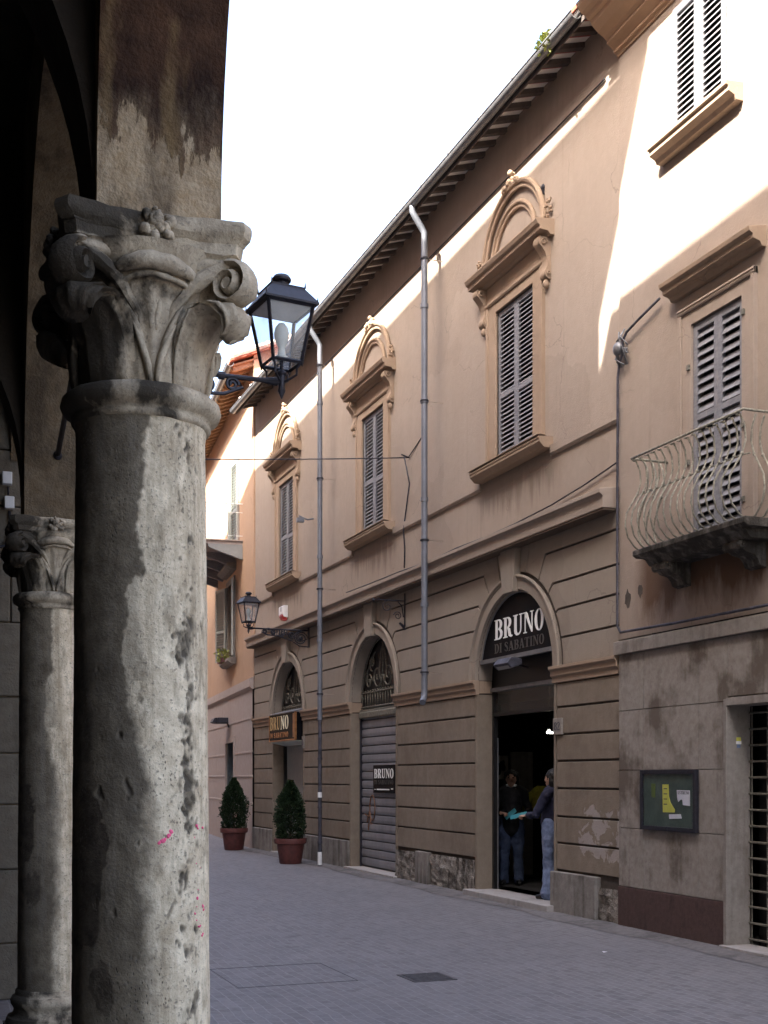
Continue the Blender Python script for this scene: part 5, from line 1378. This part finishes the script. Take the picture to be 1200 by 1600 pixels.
# black panel fixed to the roller shutter
c = CEN[1]
bn = thing('shutter_sign', 'black rectangular sign with white serif letters on the grey roller shutter', 'shop sign', (V0 + .19, c - .45, 1.6))
m_ = MB(); m_.box(V0 + .172, V0 + .186, c - .62, c + .40, 1.385, 1.865); m_.build('panel', M['sign_black'], bn)
m_ = MB(); text(m_, 'BRUNO', c + .35, c - .57, 1.64, 1.80, V0 + .172, .003); m_.build('lettering', M['sign_white'], bn)
m_ = MB(); text(m_, 'DI SABATINO', c + .34, c - .56, 1.535, 1.61, V0 + .172, .003); m_.build('small_lettering', M['sign_grey'], bn)
m_ = MB(); m_.box(V0 + .169, V0 + .1725, c - .38, c + .22, 1.435, 1.458); m_.box(V0 + .169, V0 + .1725, c + .26, c + .34, 1.44, 1.452); m_.box(V0 + .169, V0 + .1725, c - .55, c - .46, 1.45, 1.47); m_.build('underline', M['sign_white'], bn)

# house numbers
def plate(y, z, num, label, w=.15, h=.2):
    t = thing('house_number', label, 'number plate', (V0, y, z), 0, 'house number plates')
    m_ = MB(); m_.box(V0 - .03, V0 + .01, y - w / 2, y + w / 2, z - h / 2, z + h / 2); m_.build('tile', M['ledge'], t, bevel=.004)
    m_ = MB(); text(m_, num, y + w * .36, y - w * .36, z - h * .22, z + h * .26, V0 - .03, .002); m_.build('digits', M['pipe_dk'], t)
plate(12.985, 2.27, '82', 'pale square house number plate right beside the open shop entrance', .2, .2)
plate(23.38, 2.36, '86', 'pale narrow number plate at the right edge of the far doorway', .12, .24)

# burglar alarm box
al = thing('alarm_box', 'cream burglar alarm box with red lamp on the wall above the cornice', 'alarm', (XU, 24.75, 5.1))
m_ = MB(); m_.prof([(XU, 5.02), (XU - .10, 5.04), (XU - .12, 5.10), (XU - .12, 5.24), (XU - .10, 5.27), (XU, 5.28)], 24.60, 24.90); m_.build('case', M['white'], al, bevel=.01)
m_ = MB(); m_.prof([(XU - .02, 4.96), (XU - .11, 4.98), (XU - .135, 5.05), (XU - .125, 5.09), (XU - .02, 5.03)], 24.62, 24.80); m_.build('lamp', M['red_plastic'], al)
m_ = MB(); m_.box(XU - .125, XU - .12, 24.70, 24.73, 5.15, 5.25); m_.build('emblem', M['pipe_dk'], al)

# empty sign bracket between two arches
br = MB(); y = 17.95; X = V0 - .01
br.tube([(X, y, 4.02), (X, y, 4.58)], .012, 6); br.tube([(X, y, 4.46), (X - .52, y, 4.46)], .011, 6); br.ball((X - .53, y, 4.45), .025, 8, 5)
br.tube([(X - .02, y, 4.2), (X - .05, y, 4.38), (X - .12, y, 4.45)], .009, 6)
br.tube([(X - .30 + .085 * (1 - t / 30) * math.cos(t * .4 + 1.5), y, 4.36 + .085 * (1 - t / 30) * math.sin(t * .4 + 1.5)) for t in range(26)], .007, 6)
br.tube([(X - .12 + .07 * (1 - t / 30) * math.cos(-t * .4 + 3), y, 4.22 + .07 * (1 - t / 30) * math.sin(-t * .4 + 3)) for t in range(26)], .007, 6)
br.prof([(X, 4.0), (X - .1, 4.10), (X - .08, 4.12), (X, 4.06)], y - .015, y + .015)
tag(br.build('sign_bracket', M['iron'], smooth='auto'), 'small empty wrought iron sign bracket on the wall right of the middle arch', 'bracket')

# ---- cables
def cable(pts, r, label, mat='iron', n=5):
    m_ = MB(); m_.tube(pts, r, n); o = m_.build('electric_cable', M[mat], smooth=True); tag(o, label, 'cable'); return o
def sag(a, b_, s, n=16): return [tuple(Vector(a).lerp(Vector(b_), i / n) - Vector((0, 0, s * 4 * (i / n) * (1 - i / n)))) for i in range(n + 1)]
cable(sag((.98, 21.0, 6.95), (XU - .02, 17.85, 6.72), .05), .009, 'thin cable strung across the street in front of the shuttered windows')
cable([(XU - .10, 17.82, 6.72), (XU - .02, 17.80, 6.3), (XU - .02, 17.95, 5.9), (XU - .02, 18.0, 5.76), (XU - .05, 17.98, 5.6), (XU - .02, 18.0, 5.3), (XU - .02, 18.02, 5.0)], .011, 'dark cable running down the wall left of the near drainpipe')
cable([(XU - .03, y, z) for y, z in ((11.7, 5.15), (12.4, 5.06), (13.2, 4.99), (14.2, 4.95), (15.0, 4.94), (16.0, 4.96), (17.0, 4.93), (18.2, 4.97), (19.5, 4.98), (20.8, 5.0))], .010, 'dark cable draped along the top of the storey cornice')
bolt = MB(); bolt.tube([(XU, 17.85, 6.72), (XU - .14, 17.85, 6.76)], .012, 6); bolt.tube([(XU - .02, 17.85, 6.72), (XU, 17.3, 6.93)], .008, 5)
tag(bolt.build('cable_anchor', M['iron']), 'iron hook holding the street cable beside the middle window', 'bracket')
m_ = MB(); m_.tube([(XU, 22.85, 6.75), (XU - .12, 22.85, 6.72), (XU - .30, 22.85, 6.78)], .016, 6); m_.box(XU - .34, XU - .20, 22.80, 22.90, 6.66, 6.74)
tag(m_.build('wall_fitting', M['pipe']), 'small grey spotlight fitting on the wall left of the far drainpipe', 'fitting')
cable([(XU - .02, y, 9.56 - .003 * (y - 12)) for y in (11.95, 14.0, 16.9)] + [(XU - .02, 22, 9.53), (XU - .02, 26.8, 9.52)], .009, 'straight dark cable along the wall just under the eaves')
cable([(VR - .05, 10.75, 6.62), (VR - .06, 11.1, 6.54), (VR - .06, 11.36, 6.48), (VR - .07, 11.42, 6.40), (VR - .06, 11.44, 6.28), (VR - .05, 11.52, 6.18), (VR - .045, 11.56, 6.05), (VR - .045, 11.57, 4.4), (VR - .045, 11.57, 3.32), (VR - .05, 11.5, 3.24), (VR - .05, 10.5, 3.22), (VR - .05, 8.2, 3.21)], .015, 'grey conduit running down the building corner and along the stone ledge', 'pipe_dk')
jb = MB(); rnd = random.Random(9)
jb.ball((VR - .08, 11.50, 6.34), .075, 10, 7, sq=(.7, 1, 1))
for e in range(9): jb.tube([(VR - .05, 11.45 + rnd.uniform(-.12, .12), 6.34 + rnd.uniform(-.2, .2)), (VR - .09, 11.5 + rnd.uniform(-.1, .1), 6.34 + rnd.uniform(-.15, .15)), (VR - .05, 11.5 + rnd.uniform(-.15, .15), 6.34 + rnd.uniform(-.25, .25))], .010, 5)
tag(jb.build('cable_junction', M['zinc'], smooth=True), 'tangled grey cable junction at the corner between the two buildings', 'cable')

# dark lamp and wire on the orange house ledge
fo = MB(); fo.box(-.38, -.1, 3.45, 4.15, 3.06, 3.20); fo.prof([(-.38, 3.06), (-.5, 3.09), (-.45, 3.19), (-.38, 3.20)], 3.5, 4.1); fo.tube([(-.1, 3.8, 3.1), (-.03, 3.8, 2.95)], .02, 6)
fo.xf(far.matrix_basis if False else Matrix.Translation(far.location) @ Matrix.Rotation(-math.atan(.1), 4, 'Z')); tag(fo.build('floodlight', M['iron'], bevel=.01), 'dark floodlight fixed above the narrow door of the orange house', 'floodlight')
fb = MB(); rnd = random.Random(4)
fb.box(-.30, -.14, 3.3, 4.3, 4.62, 4.76)
fbx = Matrix.Translation(far.location) @ Matrix.Rotation(-math.atan(.1), 4, 'Z')
ft = thing('flower_box', 'small flower box with yellow green plant on the orange house window sill', 'flower box', fbx @ Vector((-.2, 3.8, 4.6)), -math.atan(.1))
m_ = MB(); m_.box(-.10, .06, -.35, .35, .03, .14); m_.build('box', M['pot'], ft, world=False)
m_ = MB()
for e in range(90):
    p = Vector((rnd.uniform(-.16, .1), rnd.uniform(-.42, .1), .14 + rnd.uniform(-.1, .2))); d = Vector((rnd.uniform(-1, 1), rnd.uniform(-1, 1), rnd.uniform(-1, 1))).normalized() * .05; q = d.cross(Vector((.3, .5, .8))).normalized() * .03
    m_.add([p, p + d + q, p + d * 2, p + d - q], [(0, 1, 2, 3)])
m_.build('plant', M['weed'], ft, world=False, recalc=False)

# notice board with papers
nb = thing('notice_board', 'black framed green notice board behind glass on the stone cladding', 'notice board', (VR, 10.6, 1.4))
Y0, Y1, Z0, Z1 = 10.12, 11.11, 1.10, 1.73; X = VR - .012
m_ = MB(); fwid = .045
m_.box(X - .045, X + .0, Y0, Y0 + fwid, Z0, Z1); m_.box(X - .045, X, Y1 - fwid, Y1, Z0, Z1); m_.box(X - .0445, X, Y0 + fwid, Y1 - fwid, Z0, Z0 + fwid); m_.box(X - .0445, X, Y0 + fwid, Y1 - fwid, Z1 - fwid, Z1); m_.box(X - .055, X - .044, 10.6, 10.66, Z0 + .005, Z0 + .045)
m_.build('frame', M['iron'], nb, bevel=.004)
m_ = MB(); m_.box(X - .02, X - .001, Y0 + fwid, Y1 - fwid, Z0 + fwid, Z1 - fwid); m_.build('felt_panel', M['board_green'], nb)
m_ = MB(); m_.add([(X - .036, Y0 + fwid, Z0 + fwid), (X - .036, Y1 - fwid, Z0 + fwid), (X - .036, Y1 - fwid, Z1 - fwid), (X - .036, Y0 + fwid, Z1 - fwid)], [(0, 1, 2, 3)]); m_.build('glass', M['glass_shop'], nb)
def W(px, py):   # board picture cell -> wall coordinates (measured on the board's own face)
    return (lerp(Y1, Y0, (px - 100) / 955), lerp(Z1, Z0, (py - 110) / 1065))
def paper(pts, mat, label, name='notice'):
    m_ = MB(); m_.prism([W(*p) for p in pts], X - .026, X - .021); o = m_.build(name, M[mat]); tag(o, label, 'paper'); return o
yp = paper([(482, 365), (585, 362), (590, 570), (620, 680), (695, 800), (690, 845), (490, 850)], 'yellow', 'torn yellow notice, largest sheet in the notice board')
wp = paper([(728, 458), (940, 462), (942, 725), (830, 712), (822, 628), (795, 615), (752, 662), (735, 600)], 'paper', 'torn white notice at the right in the notice board')
sp_ = paper([(595, 882), (790, 868), (808, 945), (600, 962)], 'paper', 'small white strip below the torn notices in the board')
og = paper([(285, 350), (355, 352), (350, 600), (290, 590)], 'leaflet', 'faded green leaflet at the left in the notice board')
m_ = MB(); a, b_ = W(745, 530), W(930, 478); text(m_, 'ESTRESO', a[0], b_[0], a[1], b_[1], X - .026, .001); m_.build('heading', M['red_plastic'] if False else M['pipe_dk'], wp)
m_ = MB()
for e in range(4):
    a, b_ = W(505, 430 + e * 90), W(565, 440 + e * 90); m_.box(X - .0272, X - .026, b_[0], a[0], b_[1] - .004, a[1])
m_.build('print', M['pipe_dk'], yp)
st = thing('sticker', 'small blue yellow and white shield sticker on the door jamb at right', 'sticker', (VR, 9.6, 2.0))
m_ = MB(); xx = VR + .11; m_.plan([(xx - .03, D1 - .0035), (xx + .03, D1 - .0035), (xx + .03, D1 - .0055), (xx - .03, D1 - .0055)], 1.97, 2.0); m_.build('white_band', M['white'], st)
m_ = MB(); m_.plan([(xx - .026, D1 - .003), (xx + .026, D1 - .003), (xx + .026, D1 - .005), (xx - .026, D1 - .005)], 2.0, 2.035); m_.build('yellow_band', M['yellow'], st)
m_ = MB(); m_.plan([(xx - .02, D1 - .003), (xx + .02, D1 - .003), (xx + .02, D1 - .005), (xx - .02, D1 - .005)], 1.935, 1.97); m_.build('blue_band', M['denim'], st)

# weeds growing in the gutter
def weed(y, label, n, sz, mat='weed'):
    t = MB(); rnd = random.Random(int(y * 10))
    for e in range(n):
        p = Vector((GX + rnd.uniform(-.07, .05), y + rnd.uniform(-.12, .12), GZ + rnd.uniform(.0, sz) - .06)); d = Vector((rnd.uniform(-1, 1), rnd.uniform(-1, 1), rnd.uniform(-.6, 1))).normalized() * .035; q = d.cross(Vector((.3, .5, .8))).normalized() * .02
        t.add([p, p + d + q, p + d * 2, p + d - q], [(0, 1, 2, 3)])
    for e in range(5): t.tube([(GX, y + rnd.uniform(-.05, .05), GZ - .06), (GX + rnd.uniform(-.05, .05), y + rnd.uniform(-.1, .1), GZ + sz * .8)], .004, 4)
    tag(t.build('weed', M[mat], recalc=False), label, 'plant')
weed(12.42, 'yellow green weed sprouting over the grey gutter near the building corner', 130, .16)
weed(11.35, 'pale tuft of weeds on the gutter of the right hand house', 60, .3)

# ================================================================== POTTED SHRUBS
def make_shrub(label, loc):
    t = thing('potted_cypress', label, 'potted shrub', loc, 0, 'potted cypress shrubs by the doors')
    m_ = MB(); m_.lathe([(.02, .0), (.20, .0), (.21, .01), (.265, .385), (.262, .39), (.25, .39)], n=40); po = m_.build('pot', M['pot'], t, smooth='auto', world=False)
    m_ = MB(); m_.lathe([(.262, .375), (.285, .38), (.305, .39), (.315, .47), (.31, .485), (.285, .485), (.275, .40)], n=40); m_.build('rim', M['pot'], po, smooth='auto', world=False)
    m_ = MB(); m_.lathe([(.01, .44), (.28, .43), (.28, .40), (.01, .40)], n=24); m_.build('soil', M['soil'], t, world=False)
    m_ = MB(); m_.tube([(0, 0, .4), (.01, .02, .9), (0, 0, 1.4)], [.03, .02, .006], 7)
    for e in range(26):
        a = e * 2.4; z = .55 + e * .03; m_.tube([(0, 0, z), (.12 * math.cos(a), .12 * math.sin(a), z + .12)], .005, 4)
    m_.build('trunk', M['stem'], t, world=False)
    m_ = MB(); rnd = random.Random(12)
    for e in range(11000):
        f = rnd.random() ** .8; z = .46 + 1.12 * f; a = rnd.uniform(0, 2 * PI)
        R = .27 * (max(.06, math.sin(PI * min(.985, .25 + .76 * f))) ** .8) * (1 + .30 * noise.noise(Vector((math.cos(a) * 2.2, math.sin(a) * 2.2, z * 5))) + .28 * noise.noise(Vector((math.cos(a) * 5, math.sin(a) * 5, z * 11))))
        r = R * (1 - .55 * rnd.random() ** 2.2) * (1.18 if rnd.random() < .05 else 1)
        p = Vector((r * math.cos(a), r * math.sin(a), z)); d = Vector((math.cos(a) + rnd.uniform(-.7, .7), math.sin(a) + rnd.uniform(-.7, .7), rnd.uniform(.2, 1.6))).normalized(); q = d.cross(Vector((rnd.uniform(-1, 1), rnd.uniform(-1, 1), rnd.uniform(-1, 1)))).normalized()
        l = rnd.uniform(.025, .055); w = l * .3
        m_.add([p, p + d * l * .5 + q * w, p + d * l, p + d * l * .5 - q * w], [(0, 1, 2, 3)])
    m_.build('foliage', M['leaf'], t, world=False, recalc=False)
    return t
sh1 = make_shrub('clipped cypress in a red clay pot by the downpipe, nearer of two', (6.70, 22.45, 0))
sh2 = dup(sh1, (6.76, 27.15, 0), 2.1, 'clipped cypress in a red clay pot by the orange house door, farther of two')
sh2.scale = (.98, 1.06, 1.03)

# ================================================================== STREET COVERS
m_ = MB(); m_.box(3.74, 4.12, 9.05, 9.44, -.02, .006); dg = thing('drain_cover', 'small dark square drain cover in the paving', 'drain cover', (3.93, 9.25, 0)); m_.build('plate', M['coverplate'], dg)
m_ = MB()
for e in range(9): m_.box(3.77, 4.09, 9.08 + e * .038, 9.10 + e * .038, .006, .011)
m_.build('grate_bar', M['coverplate'], dg)
mh = thing('paved_manhole', 'large square manhole cover inlaid with paving, thin flush frame', 'manhole cover', (2.9, 9.9, 0))
m_ = MB(); a, b_, c_, d = 2.35, 3.35, 9.3, 10.3; w = .006
m_.box(a, b_, c_, c_ + w, -.01, .003); m_.box(a, b_, d - w, d, -.01, .003); m_.box(a, a + w, c_ + w, d - w, -.01, .003); m_.box(b_ - w, b_, c_ + w, d - w, -.01, .003); m_.build('frame', M['coverplate'], mh)
for (x, y, s, lb) in ((6.05, 9.95, .025, 'tiny scrap of white paper lying on the paving near the right edge'), (1.15, 15.6, .03, 'white litter speck on the paving beside the foreground column')):
    m_ = MB(); m_.add([(x - s, y - s, .006), (x + s, y - s * .6, .012), (x + s * .8, y + s, .006), (x - s * .7, y + s * .8, .014)], [(0, 1, 2, 3)]); m_.add([(x - s, y - s, .0055), (x + s, y - s * .6, .0115), (x + s * .8, y + s, .0055), (x - s * .7, y + s * .8, .0135)], [(3, 2, 1, 0)]); tag(m_.build('paper_scrap', M['paper'], recalc=False), lb, 'litter')

# ================================================================== PEOPLE AND SHOP THINGS IN THE DOORWAY
def skinmesh(chains, name, mt, par, vox=.012, smooth=3, balls=()):
    m_ = MB()
    for pts, rs in chains:
        m_.tube(pts, rs, 12)
        for p, r in zip(pts, rs): m_.ball(p, r * .985, 12, 8)
    for (c_, r, sq) in balls: m_.ball(c_, r, 16, 12, sq=sq)
    o = m_.build(name, mt, par, smooth=True, world=False)
    rm = o.modifiers.new('join', 'REMESH'); rm.mode = 'VOXEL'; rm.voxel_size = vox; rm.use_smooth_shade = True
    sm = o.modifiers.new('soften', 'SMOOTH'); sm.factor = .5; sm.iterations = smooth
    if name in ('jacket', 'trousers', 'hair'):
        tx = bpy.data.textures.new('folds', 'CLOUDS'); tx.noise_scale = .11 if name != 'hair' else .04; tx.noise_depth = 2
        dm = o.modifiers.new('folds', 'DISPLACE'); dm.texture = tx; dm.strength = .045 if name != 'hair' else .03; dm.mid_level = .5; dm.texture_coords = 'LOCAL'
    return o
def hand(chains, wrist, dirv, upv, s=1):
    """palm, four curled fingers and a thumb"""
    d = Vector(dirv).normalized(); u = Vector(upv); u = (u - d * u.dot(d)).normalized(); sd = d.cross(u)
    w = Vector(wrist); pc = w + d * .045
    for k in (-1.5, -.5, .5, 1.5):
        chains.append(([w + sd * k * .012, pc + d * .045 + sd * k * .019], [.017, .013]))
        b_ = pc + d * .045 + sd * k * .019; ln = .036 - abs(k - .3) * .005
        chains.append(([b_, b_ + d * ln, b_ + d * ln * 1.35 - u * ln * .75, b_ + d * ln * .9 - u * ln * 1.35], [.0095, .009, .008, .007]))
    tb = w + d * .025 + sd * s * .028
    chains.append(([tb, tb + d * .028 + sd * s * .024 - u * .006, tb + d * .056 + sd * s * .020 - u * .02], [.012, .010, .008]))
def make_person(label, loc, rz, coat, jean, flare, bow, arm_l, arm_r, collar=None):
    """about 1.66 m tall, facing local +y"""
    t = thing('person', label, 'person', loc, rz)
    hz = 1.535; hy = bow
    body = []
    body.append(([(0, 0, .95), (0, -.01, 1.15), (0, 0, 1.34), (0, .01 + bow * .4, 1.43), (0, hy * .7, 1.50)], [.135, .125, .125, .055, .052]))
    for s in (-1, 1):
        body.append(([(s * .085, 0, .92), (s * .095, .015, .50), (s * .10, -.01, .10)], [.085, .055, .038]))
        body.append(([(s * .10, -.02, .05), (s * .115, .12, .03)], [.04, .03]))
    for s, A in ((-1, arm_l), (1, arm_r)):
        sh_, el, wr, hd = A
        body.append(([sh_, el, wr], [.045, .036, .026])); hand(body, wr, hd, (0, 0, 1), s)
    balls = [((0, hy, hz), .095, (.80, .98, 1.18)), ((0, hy + .02, hz - .07), .062, (.85, 1, .85)), ((0, hy + .098, hz - .015), .016, (.8, 1.1, 1.4)), ((-.076, hy, hz - .01), .022, (.4, .8, 1.3)), ((.076, hy, hz - .01), .022, (.4, .8, 1.3)), ((0, hy + .088, hz - .062), .02, (1.3, .45, .4))]
    skinmesh(body, 'body', M['skin'], t, .0085, 2, balls)
    e_ = MB()
    for s in (-1, 1): e_.ball((s * .032, hy + .083, hz + .015), .011, 8, 6, sq=(1.3, .6, .8))
    e_.build('eyes', M['hair'], t, smooth=True, world=False)
    # hair cap, shoulder length
    skinmesh([([(-.05, hy - .05, hz + .05), (-.07, hy - .045, hz - .06), (-.065, hy - .045, hz - .16)], [.06, .05, .035]), ([(.05, hy - .05, hz + .05), (.07, hy - .045, hz - .06), (.065, hy - .045, hz - .16)], [.06, .05, .035]), ([(0, hy - .06, hz + .03), (0, hy - .07, hz - .17)], [.075, .05])], 'hair', M['hair'], t, .012, 2, [((0, hy - .018, hz + .035), .103, (.84, .98, 1.0))])
    ch = [([(0, 0, .84), (0, 0, 1.0), (0, -.005, 1.15), (0, 0, 1.30), (0, bow * .2, 1.40)], [.165, .165, .155, .155, .085])]
    for s, A in ((-1, arm_l), (1, arm_r)):
        sh_, el, wr, hd = A; w2 = Vector(el).lerp(Vector(wr), .86)
        ch.append(([(s * .07, 0, 1.37), sh_, el, w2], [.085, .072, .058, .046]))
    jk = skinmesh(ch, 'jacket', M[coat], t, .014, 3); 
    m_ = MB(); m_.lathe([(.075, 1.40), (.085, 1.43), (.08, 1.455), (.07, 1.45)], (0, bow * .4, 0), 18); m_.build('collar', M[collar or coat], t, smooth=True, world=False)
    tr_ = []
    for s in (-1, 1): tr_.append(([(s * .075, 0, .96), (s * .088, .01, .75), (s * .098, .015, .48), (s * .105, -.005, .24), (s * .108, -.01, .07)], [.118, .105, .078, .075 + flare * .5, .078 + flare]))
    skinmesh(tr_, 'trousers', M[jean], t, .013, 3)
    for s in (-1, 1): skinmesh([([(s * .108, -.05, .035), (s * .112, .05, .035), (s * .122, .17, .027)], [.042, .045, .032])], 'shoe', M['shoe'], t, .01, 2)
    return t
FLZ = .10
pR = make_person('person in navy jacket and pale flared jeans standing at the entrance, holding turquoise folder', (7.60, 13.72, FLZ), rad(28), 'cloth_navy', 'denim', .045, .03,
    ((-.19, 0, 1.33), (-.23, .12, 1.08), (-.12, .33, 1.06), (.2, 1, -.05)), ((.19, 0, 1.33), (.25, -.02, 1.07), (.22, .12, .86), (0, .4, -1)))
pL = make_person('person in black coat with pale collar and jeans inside the entrance, holding turquoise paper', (8.06, 15.82, FLZ), rad(150), 'cloth_black', 'denim2', .0, .05,
    ((-.19, 0, 1.33), (-.25, .02, 1.07), (-.13, .22, 1.02), (.5, .8, -.1)), ((.19, 0, 1.33), (.25, .0, 1.06), (.14, .20, 1.04), (-.6, .8, 0)), 'white')
def held(par_t, c_, ln, w_, ang, label, tilt):
    m_ = MB(); m_.box(-.004, .004, -ln / 2, ln / 2, -w_ / 2, w_ / 2); Mx = Matrix.Translation(Vector(c_)) @ Matrix.Rotation(ang, 4, 'Z') @ Matrix.Rotation(tilt, 4, 'X'); m_.xf(Mx)
    tag(m_.build('folder', M['cyan'], bevel=.002), label, 'folder')
Rp = Matrix.Translation((7.60, 13.72, FLZ)) @ Matrix.Rotation(rad(28), 4, 'Z'); q = Rp @ Vector((-.10, .48, 1.06)); held(pR, q, .27, .05, rad(28), 'turquoise folder in the hand of the person in navy', rad(-14))
Rp = Matrix.Translation((8.06, 15.82, FLZ)) @ Matrix.Rotation(rad(150), 4, 'Z'); q = Rp @ Vector((.0, .28, 1.03)); held(pL, q, .20, .06, rad(225), 'turquoise paper in the hands of the person in black', rad(38))
# things inside the shop
m_ = MB(); m_.box(8.80, 9.20, 17.30, 17.34, .10, 2.06); tag(m_.build('display_panel', M['ledge'], bevel=.004), 'plain beige display panel standing behind the person in black', 'panel')
pic = thing('framed_picture', 'pale poster with dark shapes hanging left of the beige panel in the shop', 'picture', (8.5, 17.3, 1.7))
m_ = MB(); m_.box(8.40, 8.76, 17.30, 17.32, 1.62, 2.0); m_.build('sheet', M['ledge'], pic)
m_ = MB(); rnd = random.Random(2)
for e in range(6):
    cx_, cz_ = 8.58 + rnd.uniform(-.1, .1), 1.80 + rnd.uniform(-.1, .1)
    m_.lathe([(.02 + .02 * rnd.random(), -.001), (.02, .001)], (0, 0, 0), 8); n_ = len(m_.v) - 16
    sc_ = rnd.uniform(1.2, 2.2); m_.v[n_:] = [(cx_ + p[0] * sc_, 17.299 - abs(p[2]) - e * .0004, cz_ + p[1] * sc_ * 1.4) for p in m_.v[n_:]]
m_.build('dark_shape', M['black'], pic)
jx, jy = 8.66, 16.05
m_ = MB()
m_.loft([[(jx + .19 * w_ * math.cos(a), jy + .10 * math.sin(a) * s_, z_) for a in [2 * PI * e / 16 for e in range(16)]] for (w_, s_, z_) in ((.9, .8, 1.05), (.95, .9, 1.12), (.9, 1, 1.25), (1.05, 1, 1.4), (.55, .8, 1.5), (.25, .5, 1.53))])
m_.tube([(jx - .17, jy, 1.42), (jx - .27, jy - .02, 1.2), (jx - .29, jy - .04, 1.1)], [.06, .055, .045], 10); m_.tube([(jx + .17, jy, 1.42), (jx + .27, jy - .02, 1.2), (jx + .29, jy - .04, 1.1)], [.06, .055, .045], 10)
m_.jitter(.02, 9); tag(m_.build('hanging_jacket', M['yellow_cloth'], smooth=True), 'yellow jacket on display inside the dark shop', 'jacket')
m_ = MB(); m_.tube([(8.45, 15.4, 2.33), (8.50, 15.55, 2.30), (8.75, 15.6, 2.30)], .014, 8); tag(m_.build('ceiling_light', M['tube'], smooth=True), 'bright lit tube inside the dark shop', 'lamp')
m_ = MB(); m_.tube([(8.45, 15.4, 2.33), (8.45, 15.4, 2.95)], .006, 5); tag(m_.build('lamp_cord', M['black']), 'thin cord holding the lit tube in the shop', 'cord')

# ================================================================== CAMERA, SUN, SKY
cam = bpy.data.cameras.new('camera'); co2 = bpy.data.objects.new('camera', cam); COL.objects.link(co2)
cam.sensor_fit = 'AUTO'; cam.sensor_width = 36; cam.lens = 1900 / 1600 * 36; cam.shift_y = 415 / 1600; cam.clip_start = .05; cam.clip_end = 2000
co2.location = (0, 0, 1.65); co2.rotation_euler = (rad(90), 0, -math.atan(730 / 1900)); S.camera = co2
sd = Vector((1, .42, -1)).normalized()
sun = bpy.data.lights.new('sun', 'SUN'); so_ = bpy.data.objects.new('sun', sun); COL.objects.link(so_)
sun.energy = 4.2; sun.angle = rad(.5); sun.color = (1, .94, .84); so_.rotation_euler = sd.to_track_quat('-Z', 'Y').to_euler(); so_.location = (0, 0, 30)
w = bpy.data.worlds.new('World'); S.world = w; w.use_nodes = True; nt = w.node_tree
bg = nt.nodes['Background'] if 'Background' in nt.nodes else nt.nodes.new('ShaderNodeBackground')
sk = nt.nodes.new('ShaderNodeTexSky'); sk.sky_type = 'NISHITA'; sk.sun_disc = False
el = math.asin(-sd.z); sk.sun_elevation = el; sk.sun_rotation = math.atan2(-sd.x, -sd.y) % (2 * PI); sk.air_density = .8; sk.dust_density = 6.0; sk.ozone_density = .6
nt.links.new(sk.outputs[0], bg.inputs[0]); bg.inputs[1].default_value = SKY
S.view_settings.view_transform = 'Standard'; S.view_settings.look = 'None'; S.view_settings.gamma = 1; S.view_settings.exposure = EXPO; S.view_settings.use_curve_mapping = False
S.cycles.max_bounces = 8; S.cycles.diffuse_bounces = 5
